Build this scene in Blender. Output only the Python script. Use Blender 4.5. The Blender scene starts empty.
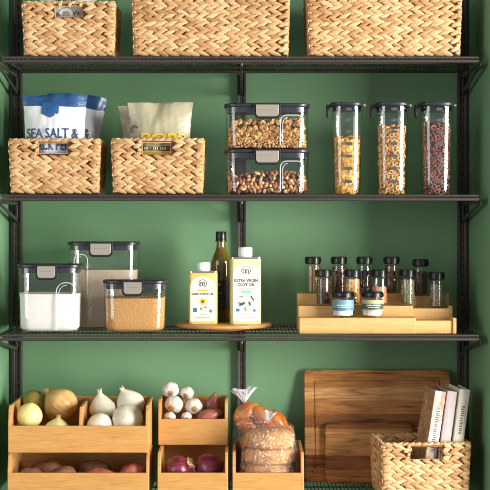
import bpy, bmesh, math, random
from mathutils import Vector, Matrix, Euler, noise
random.seed(7)
SC = bpy.context.scene
COL = SC.collection
PI = math.pi

# ------------------------------------------------------------------ camera, world, lights, exposure
ZC = 1.2            # camera height
CAMD = 4.95         # camera distance from the back wall
FPX = 1422.0        # focal length in pixels (490 px frame)
cam = bpy.data.cameras.new('camera'); cam.sensor_width = 36; cam.lens = FPX/490*36
cam.shift_x = 4/490; cam.shift_y = -27/490; cam.clip_end = 50
co = bpy.data.objects.new('camera', cam); COL.objects.link(co)
co.location = (0, -CAMD, ZC); co.rotation_euler = (PI/2, 0, 0)
SC.camera = co

w = bpy.data.worlds.new('studio'); SC.world = w; w.use_nodes = True
w.node_tree.nodes['Background'].inputs[0].default_value = (.97, .98, 1.0, 1)
w.node_tree.nodes['Background'].inputs[1].default_value = 0.30

def area(name, loc, target, sx, sy, power, color=(1, 1, 1)):
    l = bpy.data.lights.new(name, 'AREA'); l.shape = 'RECTANGLE'; l.size = sx; l.size_y = sy
    l.energy = power; l.color = color
    o = bpy.data.objects.new(name, l); COL.objects.link(o); o.location = loc
    o.rotation_euler = (Vector(target)-Vector(loc)).to_track_quat('-Z', 'Y').to_euler()
    return o
area('key_softbox', (4.05, -3.0, ZC-.15), (-.10, -.2, ZC-.15), 2.2, 3.2, 600, (1, .97, .92))
area('fill_softbox', (-3.1, -3.5, ZC+.3), (0, -.2, ZC-.2), 2.2, 2.4, 62, (1, .98, .96))

SC.view_settings.view_transform = 'Standard'; SC.view_settings.look = 'None'
SC.view_settings.exposure = 0.0; SC.view_settings.gamma = 1.0
try: SC.view_settings.use_curve_mapping = False
except Exception: pass
SC.cycles.transparent_max_bounces = 40
SC.cycles.max_bounces = 10
SC.cycles.filter_width = 1.0

# ------------------------------------------------------------------ coordinates
def S(Y): return (Y+CAMD)/FPX
def P(px, py, Y):
    s = S(Y); return Vector(((px-241)*s, Y, ZC-(py-218)*s))
Z_TOP, Z_MID, Z_LOW, Z_BASE = ZC+.5145, ZC+.0745, ZC-.371, ZC-.902   # upper faces of the four shelves

# ------------------------------------------------------------------ mesh building
class MB:
    def __init__(self): self.v = []; self.f = []
    def add(self, vs, fs):
        n = len(self.v); self.v += [tuple(p) for p in vs]; self.f += [tuple(i+n for i in f) for f in fs]; return self
    def box(self, x0, x1, y0, y1, z0, z1, M=None):
        vs = [Vector(p) for p in ((x0,y0,z0),(x1,y0,z0),(x1,y1,z0),(x0,y1,z0),(x0,y0,z1),(x1,y0,z1),(x1,y1,z1),(x0,y1,z1))]
        if M: vs = [M @ p for p in vs]
        return self.add(vs, [(3,2,1,0),(4,5,6,7),(0,1,5,4),(1,2,6,5),(2,3,7,6),(3,0,4,7)])
    def loft(self, rings, cap0=True, cap1=True, M=None):
        n = len(rings[0]); vs = [Vector(p) for r in rings for p in r]; fs = []
        if M: vs = [M @ p for p in vs]
        for k in range(len(rings)-1):
            a, b = k*n, (k+1)*n
            fs += [(a+i, a+(i+1) % n, b+(i+1) % n, b+i) for i in range(n)]
        if cap0: fs.append(tuple(reversed(range(n))))
        if cap1: fs.append(tuple(range((len(rings)-1)*n, len(rings)*n)))
        return self.add(vs, fs)
    def lathe(self, prof, n=24, M=None, lobes=None, cap0=True, cap1=True):
        rings = []
        for r, z in prof:
            rg = []
            for i in range(n):
                a = 2*PI*i/n; q = r*(lobes(a, z) if lobes else 1)
                rg.append((q*math.cos(a), q*math.sin(a), z))
            rings.append(rg)
        return self.loft(rings, cap0, cap1, M)
    def tube(self, pts, r, n=6, caps=True):
        pts = [Vector(p) for p in pts]; rings = []
        rr = r if isinstance(r, (list, tuple)) else [r]*len(pts)
        for i, p in enumerate(pts):
            d = (pts[min(i+1, len(pts)-1)]-pts[max(i-1, 0)]).normalized()
            up = Vector((0,0,1)) if abs(d.z) < .8 else Vector((0,1,0))
            a = d.cross(up).normalized(); b = a.cross(d).normalized()
            rings.append([p+rr[i]*(math.cos(2*PI*k/n)*a+math.sin(2*PI*k/n)*b) for k in range(n)])
        return self.loft(rings, caps, caps)
    def prism(self, pts, z0, z1, M=None):   # outline in xy, extruded in z
        return self.loft([[(x,y,z0) for x,y in pts], [(x,y,z1) for x,y in pts]], True, True, M)
    def blob(self, c, rad, M3=None, jit=0, lvl=1, power=1.0):
        vs, fs = ICO[lvl]; out = []
        sd = Vector((random.random()*50, random.random()*50, random.random()*50))
        for p in vs:
            k = 1+jit*noise.noise(p*1.7+sd) if jit else 1
            q = Vector((p.x*rad[0]*k, p.y*rad[1]*k, p.z*rad[2]*k))
            if M3: q = M3 @ q
            out.append(q+Vector(c))
        return self.add(out, fs)
    def build(self, name, mat, parent=None, smooth=40, bevel=0, seg=2):
        me = bpy.data.meshes.new(name); me.from_pydata(self.v, [], self.f); me.update()
        bm = bmesh.new(); bm.from_mesh(me); bmesh.ops.recalc_face_normals(bm, faces=bm.faces); bm.to_mesh(me); bm.free()
        if smooth: me.shade_smooth(); me.set_sharp_from_angle(angle=math.radians(smooth))
        me.materials.append(mat)
        o = bpy.data.objects.new(name, me); COL.objects.link(o)
        if parent: o.parent = parent
        if bevel:
            m = o.modifiers.new('bevel', 'BEVEL'); m.width = bevel; m.segments = seg; m.limit_method = 'ANGLE'; m.angle_limit = math.radians(50)
        return o
def _ico(l):
    b = bmesh.new(); bmesh.ops.create_icosphere(b, subdivisions=l, radius=1)
    b.verts.ensure_lookup_table(); r = ([v.co.copy() for v in b.verts], [tuple(v.index for v in f.verts) for f in b.faces]); b.free(); return r
ICO = {1: _ico(1), 2: _ico(2), 3: _ico(3)}
def rrect(w, d, r, z, n=5, cx=0, cy=0):
    r = min(r, w/2-1e-4, d/2-1e-4); out = []
    for sx, sy, a0 in ((1,1,0),(-1,1,PI/2),(-1,-1,PI),(1,-1,1.5*PI)):
        for i in range(n+1):
            a = a0+PI/2*i/n
            out.append((cx+sx*(w/2-r)+r*math.cos(a), cy+sy*(d/2-r)+r*math.sin(a), z))
    return out
def sq(w, d, r, z, n=9, e=2.7):   # squarish rounded section
    return [(w/2*math.copysign(abs(math.cos(a))**(2/e), math.cos(a)), d/2*math.copysign(abs(math.sin(a))**(2/e), math.sin(a)), z) for a in [2*PI*i/(4*n) for i in range(4*n)]]
def rot(rx=0, ry=0, rz=0): return Euler((math.radians(rx), math.radians(ry), math.radians(rz))).to_matrix()
def rrot(): return Euler((random.random()*7, random.random()*7, random.random()*7)).to_matrix()

def tag(o, label, cat, group=None, kind=None):
    o['label'] = label; o['category'] = cat
    if group: o['group'] = group
    if kind: o['kind'] = kind
    return o
def thing(name, label, cat, loc, rz=0, group=None, R=None):
    o = bpy.data.objects.new(name, None); COL.objects.link(o); o.empty_display_size = .03
    o.location = loc; o.rotation_euler = R if R else (0, 0, math.radians(rz))
    return tag(o, label, cat, group)

def text_geo(s, size, sx=1.0, bold=0.0, align='CENTER'):
    cu = bpy.data.curves.new('lettering', 'FONT'); cu.body = s; cu.size = size; cu.align_x = align; cu.offset = bold; cu.resolution_u = 3
    o = bpy.data.objects.new('lettering', cu); COL.objects.link(o)
    dg = bpy.context.evaluated_depsgraph_get(); dg.update()
    me = o.evaluated_get(dg).to_mesh()
    bm = bmesh.new(); bm.from_mesh(me); bmesh.ops.triangulate(bm, faces=bm.faces)
    vs = [(v.co.x*sx, v.co.y) for v in bm.verts]; fs = [tuple(v.index for v in f.verts) for f in bm.faces]
    bm.free(); o.evaluated_get(dg).to_mesh_clear()
    bpy.data.objects.remove(o); bpy.data.curves.remove(cu)
    return vs, fs
def put_text(mb, s, size, x, z, surf, sx=1.0, bold=0.0, align='CENTER', lift=.0012, R=0):
    vs, fs = text_geo(s, size, sx, bold, align); c, n = math.cos(R), math.sin(R); out = []
    for a, b in vs:
        X = x+a*c-b*n; Z = z+a*n+b*c; out.append((X, surf(X, Z)-lift, Z))
    mb.add(out, fs)
def put_poly(mb, pts, surf, lift=.001, nsub=1):   # flat outline pts (x,z) draped on the surface as a fan around its centre
    cx = sum(p[0] for p in pts)/len(pts); cz = sum(p[1] for p in pts)/len(pts)
    vs = [(cx, surf(cx, cz)-lift, cz)]; n = len(pts); fs = []
    for k in (0.5, 1.0):
        vs += [(cx+(x-cx)*k, surf(cx+(x-cx)*k, cz+(z-cz)*k)-lift, cz+(z-cz)*k) for x, z in pts]
    for i in range(n):
        j = (i+1) % n; fs.append((0, 1+i, 1+j)); fs.append((1+i, 1+n+i, 1+n+j, 1+j))
    mb.add(vs, fs)
def oval(cx, cz, a, b, n=14, R=0):
    return [(cx+a*math.cos(2*PI*i/n)*math.cos(R)-b*math.sin(2*PI*i/n)*math.sin(R), cz+a*math.cos(2*PI*i/n)*math.sin(R)+b*math.sin(2*PI*i/n)*math.cos(R)) for i in range(n)]
def rect(x0, x1, z0, z1): return [(x0,z0),(x1,z0),(x1,z1),(x0,z1)]

# ------------------------------------------------------------------ materials
def lin(c): return tuple(((v/255)/12.92 if v/255 <= .04045 else ((v/255+.055)/1.055)**2.4) for v in c)+(1,)
class NT:
    def __init__(self, name):
        self.m = bpy.data.materials.new(name); self.m.use_nodes = True; self.t = self.m.node_tree; self.t.nodes.clear()
        self.out = self.t.nodes.new('ShaderNodeOutputMaterial')
    def n(self, typ, **kw):
        nd = self.t.nodes.new('ShaderNode'+typ)
        for k, v in kw.items():
            if k[0] == '_': nd.inputs[k[1:].replace('_', ' ')].default_value = v
            else: setattr(nd, k, v)
        return nd
    def l(self, a, b): self.t.links.new(a, b)
    def ramp(self, fac, stops, interp='LINEAR'):
        r = self.n('ValToRGB'); r.color_ramp.interpolation = interp
        while len(r.color_ramp.elements) < len(stops): r.color_ramp.elements.new(.5)
        for e, (p, c) in zip(r.color_ramp.elements, stops): e.position = p; e.color = c if len(c) == 4 else lin(c)
        self.l(fac, r.inputs[0]); return r.outputs[0]
    def coords(self, scale=(1,1,1), src='Object'):
        tc = self.n('TexCoord'); mp = self.n('Mapping'); mp.inputs['Scale'].default_value = scale
        self.l(tc.outputs[src], mp.inputs[0]); return mp.outputs[0]
    def noise(self, vec, scale, detail=3, rough=.5, dist=0):
        nd = self.n('TexNoise', _Scale=scale, _Detail=detail, _Roughness=rough, _Distortion=dist); self.l(vec, nd.inputs['Vector']); return nd.outputs['Fac']
    def mix(self, fac, a, b, mode='MIX'):
        m = self.n('Mix', data_type='RGBA', blend_type=mode)
        for i, x in ((0, fac), (6, a), (7, b)):
            if hasattr(x, 'is_output'): self.l(x, m.inputs[i])
            else: m.inputs[i].default_value = x
        return m.outputs[2]
    def bsdf(self, color, rough=.5, spec=.5, metal=0, bump=None, bstr=.3, bdist=.002, coat=0, sss=0, trans=0):
        b = self.n('BsdfPrincipled')
        if hasattr(color, 'is_output'): self.l(color, b.inputs['Base Color'])
        else: b.inputs['Base Color'].default_value = color
        b.inputs['Roughness'].default_value = rough; b.inputs['Specular IOR Level'].default_value = spec; b.inputs['Metallic'].default_value = metal
        b.inputs['Coat Weight'].default_value = coat; b.inputs['Transmission Weight'].default_value = trans
        if sss: b.inputs['Subsurface Weight'].default_value = sss; b.inputs['Subsurface Radius'].default_value = (.01,.008,.006); b.inputs['Subsurface Scale'].default_value = .6
        if bump is not None:
            bp = self.n('Bump', _Strength=bstr, _Distance=bdist); self.l(bump, bp.inputs['Height']); self.l(bp.outputs[0], b.inputs['Normal'])
        self.l(b.outputs[0], self.out.inputs[0]); return self.m
def plain(name, c, rough=.5, spec=.5, metal=0, coat=0):
    return NT(name).bsdf(lin(c), rough, spec, metal, coat=coat)

def m_wall():
    t = NT('green_paint'); v = t.coords(); n1 = t.noise(v, 2.2, 3); n2 = t.noise(v, 260, 2)
    c = t.ramp(n1, [(.3, (115,156,116)), (.7, (119,160,120))])
    return t.bsdf(c, .55, .3, bump=n2, bstr=.08, bdist=.001)
def m_wood(name, cols, grain=(1.2, 14, 14), scale=5, rough=.45, spec=.4, knots=True, per_island=False):
    t = NT(name); v = t.coords(grain)
    n1 = t.noise(v, scale, 6, .6, .4); n2 = t.noise(t.coords((grain[0]*2, grain[1]*5, grain[2]*5)), scale*2, 2)
    c = t.ramp(n1, [(.25, cols[0]), (.5, cols[1]), (.75, cols[2])])
    c = t.mix(.42, c, t.ramp(n2, [(.35, cols[0]), (.65, cols[2])]), 'MIX')
    if knots:
        vo = t.n('TexVoronoi', _Scale=5.5); t.l(t.coords((1, 1, 3.2)), vo.inputs['Vector'])
        k = t.ramp(vo.outputs['Distance'], [(.04, (255,255,255)), (.17, (0,0,0))])
        c = t.mix(t.mix(.55, (0,0,0,1), k), c, lin(tuple(x*.62 for x in cols[0])))
    if per_island:
        g = t.n('NewGeometry'); r = t.ramp(g.outputs['Random Per Island'], [(0, (198,198,198)), (1, (255,250,240))]); c = t.mix(1, c, r, 'MULTIPLY')
    return t.bsdf(c, rough, spec, bump=n2, bstr=.06, bdist=.001)
def m_board(name, k=1.0):
    t = NT(name)
    tc = t.n('TexCoord'); sp = t.n('SeparateXYZ'); t.l(tc.outputs['Object'], sp.inputs[0])
    dv = t.n('Math', operation='MULTIPLY'); dv.inputs[1].default_value = 1/.046; t.l(sp.outputs['Z'], dv.inputs[0])
    wob = t.noise(t.coords((3, 1, .2)), 1, 1); ad = t.n('Math', operation='ADD'); t.l(dv.outputs[0], ad.inputs[0]); t.l(wob, ad.inputs[1])
    fl = t.n('Math', operation='FLOOR'); t.l(dv.outputs[0], fl.inputs[0])
    wn = t.n('TexWhiteNoise', noise_dimensions='1D'); t.l(fl.outputs[0], wn.inputs['W'])
    base = t.ramp(wn.outputs['Value'], [(0, (152,98,50)), (.35, (184,124,68)), (.7, (206,148,86)), (1, (224,174,112))])
    off = t.n('CombineXYZ'); t.l(wn.outputs['Value'], off.inputs[0]); t.l(wn.outputs['Value'], off.inputs[2])
    va = t.n('VectorMath', operation='MULTIPLY_ADD'); t.l(off.outputs[0], va.inputs[0]); va.inputs[1].default_value = (9,9,9); t.l(t.coords((2.2, 10, 26)), va.inputs[2])
    n1 = t.noise(va.outputs[0], 2.2, 6, .62, 1.1)
    g = t.ramp(n1, [(.32, (126,106,84)), (.45, (218,208,196)), (.62, (255,255,255))])
    c = t.mix(1, base, g, 'MULTIPLY')
    return t.bsdf(c, .42, .4, bump=n1, bstr=.05, bdist=.001)
def m_wicker(name='water_hyacinth', tint=(1,1,1)):
    t = NT(name); g = t.n('NewGeometry')
    T = lambda c: tuple(min(255, a*b) for a, b in zip(c, tint))
    c = t.ramp(g.outputs['Random Per Island'], [(0, T((170,126,80))), (.3, T((196,153,104))), (.65, T((210,171,121))), (1, T((222,188,142)))])
    n1 = t.noise(t.coords((60, 60, 160)), 3, 4, .6)
    c2 = t.mix(1, c, t.ramp(n1, [(.28, (196,168,136)), (.5, (255,255,255))]), 'MULTIPLY')
    return t.bsdf(c2, .55, .35, bump=n1, bstr=.25, bdist=.002)
def m_glass(name, tint=(.985,.99,.988), refl=1.0, rough=.02, ior=1.45):
    t = NT(name); tr = t.n('BsdfTransparent'); tr.inputs[0].default_value = tint+(1,)
    gl = t.n('BsdfGlossy', _Roughness=rough); fr = t.n('LayerWeight', _Blend=.5)
    pw = t.n('Math', operation='POWER'); pw.inputs[1].default_value = 5; t.l(fr.outputs['Facing'], pw.inputs[0])
    mu = t.n('Math', operation='MULTIPLY_ADD', use_clamp=True); mu.inputs[1].default_value = .6; mu.inputs[2].default_value = .04*refl; t.l(pw.outputs[0], mu.inputs[0])
    mx = t.n('MixShader'); t.l(mu.outputs[0], mx.inputs[0]); t.l(tr.outputs[0], mx.inputs[1]); t.l(gl.outputs[0], mx.inputs[2])
    t.l(mx.outputs[0], t.out.inputs[0]); return t.m
def m_film_rib(name):
    t = NT(name); tr = t.n('BsdfTransparent'); b = t.n('BsdfPrincipled'); b.inputs['Base Color'].default_value = lin((232,236,234)); b.inputs['Roughness'].default_value = .15
    a = t.n('MixShader'); a.inputs[0].default_value = .5; t.l(tr.outputs[0], a.inputs[1]); t.l(b.outputs[0], a.inputs[2]); t.l(a.outputs[0], t.out.inputs[0]); return t.m
def m_film(name):
    t = NT(name); tr = t.n('BsdfTransparent'); tr.inputs[0].default_value = (.97,.97,.97,1)
    n1 = t.noise(t.coords((30, 30, 12)), 2.2, 4, .6, 1.5); bp = t.n('Bump', _Strength=1.0, _Distance=.012); t.l(n1, bp.inputs['Height'])
    gl = t.n('BsdfGlossy', _Roughness=.09); t.l(bp.outputs[0], gl.inputs['Normal']); gl.inputs[0].default_value = (1,1,1,1)
    df = t.n('BsdfDiffuse'); df.inputs[0].default_value = (.9,.9,.9,1)
    fr0 = t.n('LayerWeight', _Blend=.5); t.l(bp.outputs[0], fr0.inputs['Normal'])
    pw = t.n('Math', operation='POWER'); pw.inputs[1].default_value = 4; t.l(fr0.outputs['Facing'], pw.inputs[0])
    fr = t.n('Math', operation='MULTIPLY_ADD', use_clamp=True); fr.inputs[1].default_value = .35; fr.inputs[2].default_value = .065; t.l(pw.outputs[0], fr.inputs[0])
    a = t.n('MixShader'); a.inputs[0].default_value = .015; t.l(tr.outputs[0], a.inputs[1]); t.l(df.outputs[0], a.inputs[2])
    mx = t.n('MixShader'); t.l(fr.outputs[0], mx.inputs[0]); t.l(a.outputs[0], mx.inputs[1]); t.l(gl.outputs[0], mx.inputs[2])
    t.l(mx.outputs[0], t.out.inputs[0]); return t.m
def m_skin(name, stops, k=7, zk=2, rough=.35, spec=.5, bs=.12, sss=0):   # meridian streaks around the bulb's own axis
    t = NT(name); tc = t.n('TexCoord'); sp = t.n('SeparateXYZ'); t.l(tc.outputs['Object'], sp.inputs[0])
    at = t.n('Math', operation='ARCTAN2'); t.l(sp.outputs['Y'], at.inputs[0]); t.l(sp.outputs['X'], at.inputs[1])
    cb = t.n('CombineXYZ'); t.l(at.outputs[0], cb.inputs[0]); mz = t.n('Math', operation='MULTIPLY'); mz.inputs[1].default_value = zk; t.l(sp.outputs['Z'], mz.inputs[0]); t.l(mz.outputs[0], cb.inputs[1])
    n1 = t.noise(cb.outputs[0], k, 3, .6); n2 = t.noise(t.coords(), 22, 2)
    ad = t.n('Math', operation='MULTIPLY_ADD'); ad.inputs[1].default_value = .6; t.l(n1, ad.inputs[0])
    m2 = t.n('Math', operation='MULTIPLY'); m2.inputs[1].default_value = .4; t.l(n2, m2.inputs[0]); t.l(m2.outputs[0], ad.inputs[2])
    return t.bsdf(t.ramp(ad.outputs[0], stops), rough, spec, bump=n1, bstr=bs, bdist=.003, sss=sss)
def m_noise(name, stops, scale, rough=.7, spec=.3, detail=4, bstr=.3, bdist=.003, stretch=(1,1,1), coat=0):
    t = NT(name); n1 = t.noise(t.coords(stretch), scale, detail, .6)
    return t.bsdf(t.ramp(n1, stops), rough, spec, bump=n1, bstr=bstr, bdist=bdist, coat=coat)
def m_island(name, stops, rough=.5, spec=.4, nscale=0):
    t = NT(name); g = t.n('NewGeometry'); c = t.ramp(g.outputs['Random Per Island'], stops)
    if nscale:
        n1 = t.noise(t.coords(), nscale, 3); c = t.mix(1, c, t.ramp(n1, [(.3, (190,180,170)), (.6, (255,255,255))]), 'MULTIPLY')
        return t.bsdf(c, rough, spec, bump=n1, bstr=.3, bdist=.002)
    return t.bsdf(c, rough, spec)
def m_cells(name, stops, scale, stretch=(1,1,1), rough=.6, bstr=.8):
    t = NT(name); vo = t.n('TexVoronoi', _Scale=scale); t.l(t.coords(stretch), vo.inputs['Vector'])
    sp = t.n('SeparateColor'); t.l(vo.outputs['Color'], sp.inputs[0])
    iv = t.n('Math', operation='SUBTRACT'); iv.inputs[0].default_value = 1; t.l(vo.outputs['Distance'], iv.inputs[1])
    return t.bsdf(t.ramp(sp.outputs[0], stops), rough, .4, bump=iv.outputs[0], bstr=bstr, bdist=.003)
def m_split(name, cz, above, below, wav=.0, rough=.35, coat=0.2):   # two-tone printed foil: colour changes at a height of the bag
    t = NT(name); tc = t.n('TexCoord'); sp = t.n('SeparateXYZ'); t.l(tc.outputs['Object'], sp.inputs[0])
    wv = t.n('Math', operation='MULTIPLY_ADD'); wv.inputs[1].default_value = wav; t.l(t.noise(t.coords(), 9, 2), wv.inputs[0]); t.l(sp.outputs['Z'], wv.inputs[2])
    gt = t.n('Math', operation='GREATER_THAN'); gt.inputs[1].default_value = cz; t.l(wv.outputs[0], gt.inputs[0])
    n1 = t.noise(t.coords((1, 1, 2)), 26, 3, .55, .8)
    return t.bsdf(t.mix(gt.outputs[0], lin(below), lin(above)), rough, .5, bump=n1, bstr=.35, bdist=.006, coat=coat)

WALL = m_wall()
STEEL = NT('graphite_steel').bsdf(lin((70,64,60)), .42, .5, metal=.2)
BAMBOO = m_wood('bamboo', ((182,124,64), (205,151,83), (217,169,103)))
BAMBOO_PALE = m_wood('pale_bamboo', ((196,148,88), (214,170,108), (224,184,124)), knots=False)
BOARD = m_board('teak_board')
WICK = m_wicker(); WICK_BASE = plain('hyacinth_painted_gap_shade', (84,50,27), .8, .2)  # basket backing in dark brown, painting shade into the gaps between strands
CLEAR = m_glass('clear_plastic', refl=1.5)
GLASSJ = m_glass('jar_glass', refl=1.2, ior=1.5)
RIB = m_film_rib('clear_plastic_rib')
LID = plain('charcoal_plastic', (40,43,50), .35, .5)
LIDD = plain('dark_gasket', (26,28,33), .5, .4)
BLACKCAP = plain('black_cap', (13,13,15), .3, .5)
PLATE = NT('brushed_nickel').bsdf(lin((182,174,160)), .42, .5, metal=.6)
WHITE = plain('white_cap', (238,238,236), .4, .5)
FILM = m_film('clear_bag_film')

# ------------------------------------------------------------------ the setting
def struct(name, mb, m):
    o = mb.build(name, m, smooth=0); o['kind'] = 'structure'; return o
XL, XR = -.806, .79
struct('wall_back', MB().box(XL-.1, XR+.1, 0, .08, -.2, 2.4), WALL)
struct('wall_left', MB().box(XL-.1, XL, -.43, 0, -.2, 2.4), WALL)
struct('wall_right', MB().box(XR, XR+.1, -.446, 0, -.2, 2.4), WALL)
struct('floor', MB().box(-2.5, 2.5, -4, .1, -.26, -.2), plain('dark_floor', (92,84,76), .6))

# uprights: a C-shaped rail with a groove down its face
def upright(px, label):
    x = P(px, 218, -.02).x
    o = thing('shelf_upright', label, 'shelf upright', (x, 0, 0.0), group='uprights on the back wall')
    mb = MB()
    prof = [(-.0165,0),(.0165,0),(.0165,-.022),(.0085,-.022),(.0085,-.016),(-.0085,-.016),(-.0085,-.022),(-.0165,-.022)]
    mb.prism(prof, -.05, 2.1); mb.build('rail', STEEL, o, smooth=0, bevel=.0012)
    sl = MB()
    for z in [k*.032 for k in range(0, 65)]:
        for sx in (-.0045, .0045): sl.box(sx-.0009, sx+.0009, -.0168, -.0158, z, z+.016)
    s = sl.build('slots', plain('slot_dark', (14,13,13), .9), o, smooth=0); s['kind'] = 'stuff'
    return o
upright(17, 'dark metal shelf upright running up beside the left wall')
upright(241.5, 'dark metal shelf upright in the middle of the back wall')
upright(462.5, 'dark metal shelf upright running up beside the right wall')

def wire_shelf(z, label):
    o = thing('wire_shelf', label, 'shelf', (0, 0, z), group='ventilated wire shelves')
    x0, x1 = -.76, .757
    mb = MB()
    n = 122
    for i in range(n+1):
        x = x0+.004+(x1-x0-.008)*i/n
        mb.tube([(x, -.012, -.0022), (x, -.418, -.0022), (x, -.421, -.006), (x, -.421, -.015)], .0016, 5)
    mb.build('wire_deck', STEEL, o)
    f = MB(); f.tube([(x0,-.4225,-.0035),(x1,-.4225,-.0035)], .0034, 10); f.build('front_rod', STEEL, o)
    f = MB(); f.tube([(x0,-.4225,-.0150),(x1,-.4225,-.0150)], .0052, 12); f.build('front_rail', STEEL, o)
    f = MB(); f.box(x0, x1, -.026, -.019, -.0125, -.0036); f.build('back_rail', STEEL, o, bevel=.002)
    for y in (-.15, -.285): f = MB(); f.tube([(x0,y,-.0066),(x1,y,-.0066)], .003, 8); f.build('support_rod', STEEL, o)
    for x in (x0, x1): f = MB(); f.tube([(x,-.02,-.0045),(x,-.4225,-.0045),(x,-.4225,-.015)], .0034, 8); f.build('end_rod', STEEL, o)
    return o
wire_shelf(Z_TOP, 'top dark wire shelf carrying the big wicker baskets')
wire_shelf(Z_MID, 'second dark wire shelf carrying chip baskets and cereal canisters')
wire_shelf(Z_LOW, 'third dark wire shelf carrying flour, oils and spices')
wire_shelf(Z_BASE, 'bottom wire shelf under the bamboo bins and cutting boards')

def bracket(px, z, label):
    x = P(px, 218, -.03).x
    o = tag(MB().build('shelf_bracket', STEEL), label, 'bracket', 'shelf brackets'); o.location = (x, 0, z-.009)
    mb = MB()
    M = Matrix(((0,0,1,0),(1,0,0,0),(0,1,0,0),(0,0,0,1)))   # outline (y,z) extruded in x
    mb.prism([(-.412,-.012),(-.412,-.0195),(-.024,-.082),(-.024,-.068)], -.0035, .0035, M)
    mb.prism([(-.412,-.010),(-.412,-.018),(-.028,-.022),(-.028,-.010)], -.0035, .0035, M)
    mb.prism([(-.040,-.012),(-.040,-.078),(-.022,-.082),(-.022,-.012)], -.0035, .0035, M)
    mb.tube([(0,-.412,-.010),(0,-.412,-.021)], .0055, 10)
    me = bpy.data.meshes.new('shelf_bracket'); me.from_pydata(mb.v, [], mb.f); me.materials.append(STEEL)
    bm = bmesh.new(); bm.from_mesh(me); bmesh.ops.recalc_face_normals(bm, faces=bm.faces); bm.to_mesh(me); bm.free()
    old = o.data; o.data = me; bpy.data.meshes.remove(old)
    m = o.modifiers.new('bevel', 'BEVEL'); m.width = .001; m.segments = 1
for z, sn in ((Z_TOP, 'top'), (Z_MID, 'second'), (Z_LOW, 'third')):
    for px, pn in ((17, 'left'), (241.5, 'middle'), (462.5, 'right')):
        bracket(px, z, f'dark triangular bracket at the {pn} upright under the {sn} wire shelf')

# ------------------------------------------------------------------ wicker baskets
def leaf(mb, c, ud, vd, nd, L, W, T):
    """one flattened strand of the plait: a lens along ud"""
    rings = []; prof = ((-1,.0),(-.8,.55),(-.4,.95),(.05,1.0),(.5,.8),(.85,.42),(1,.0)); n = 6
    vs = []; fs = []
    for t, k in prof[1:-1]:
        for j in range(n):
            a = 2*PI*j/n
            vs.append(c+ud*(t*L)+vd*(math.cos(a)*k*W)+nd*(math.sin(a)*(.25+.75*k)*T*(1-.25*t)))
    vs = [c-ud*L]+vs+[c+ud*L]; m = len(prof)-2
    for j in range(n): fs.append((0, 1+(j+1) % n, 1+j))
    for r in range(m-1):
        for j in range(n):
            a = 1+r*n+j; b = 1+r*n+(j+1) % n; fs.append((a, b, b+n, a+n))
    e = len(vs)-1
    for j in range(n): fs.append((1+(m-1)*n+j, 1+(m-1)*n+(j+1) % n, e))
    mb.add(vs, fs)
def weave(mb, c00, c10, c11, c01, rows, pitch, hole=None, phase=0):
    """plaited rows between four corners (u along the wall, v up); hole=(u0,u1,v0,v1) in fractions"""
    W = (c10-c00).length; H = (c01-c00).length
    nrm = (c10-c00).cross(c01-c00).normalized(); cols = max(3, round(W/pitch)); rh = H/rows
    for i in range(rows):
        s = 1 if i % 2 == 0 else -1
        for j in range(-1, cols+1):
            u = (j+.5+.12*(random.random()-.5)+(.18 if s > 0 else .0)+phase)/cols; v = (i+.5)/rows
            if u < .028 or u > .972: continue
            if hole and hole[0] < u < hole[1] and hole[2]-.2/rows < v < hole[3]+.2/rows: continue
            gap = 9
            if hole and hole[2]-.5/rows < v < hole[3]+.5/rows: gap = (hole[0]-u if u < hole[0] else u-hole[1])*W+.002
            p = (c00*(1-u)+c10*u)*(1-v)+(c01*(1-u)+c11*u)*v
            ud = (c10-c00).normalized(); vd = (c01-c00).normalized()
            a = math.radians(21+random.uniform(-6, 6))*(-s)
            U = ud*math.cos(a)+vd*math.sin(a); V = vd*math.cos(a)-ud*math.sin(a)
            U2 = (U+nrm*.10*random.uniform(.4, 1.2)).normalized()
            L = W/cols*.80*random.uniform(.9, 1.1)
            L = min(L, max(.006, min(u, 1-u)*W+.004), max(.006, gap))
            leaf(mb, p+nrm*random.uniform(0, .0018), U2, V, nrm, L, rh*.61*random.uniform(.85, 1.12), .0046)
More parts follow.
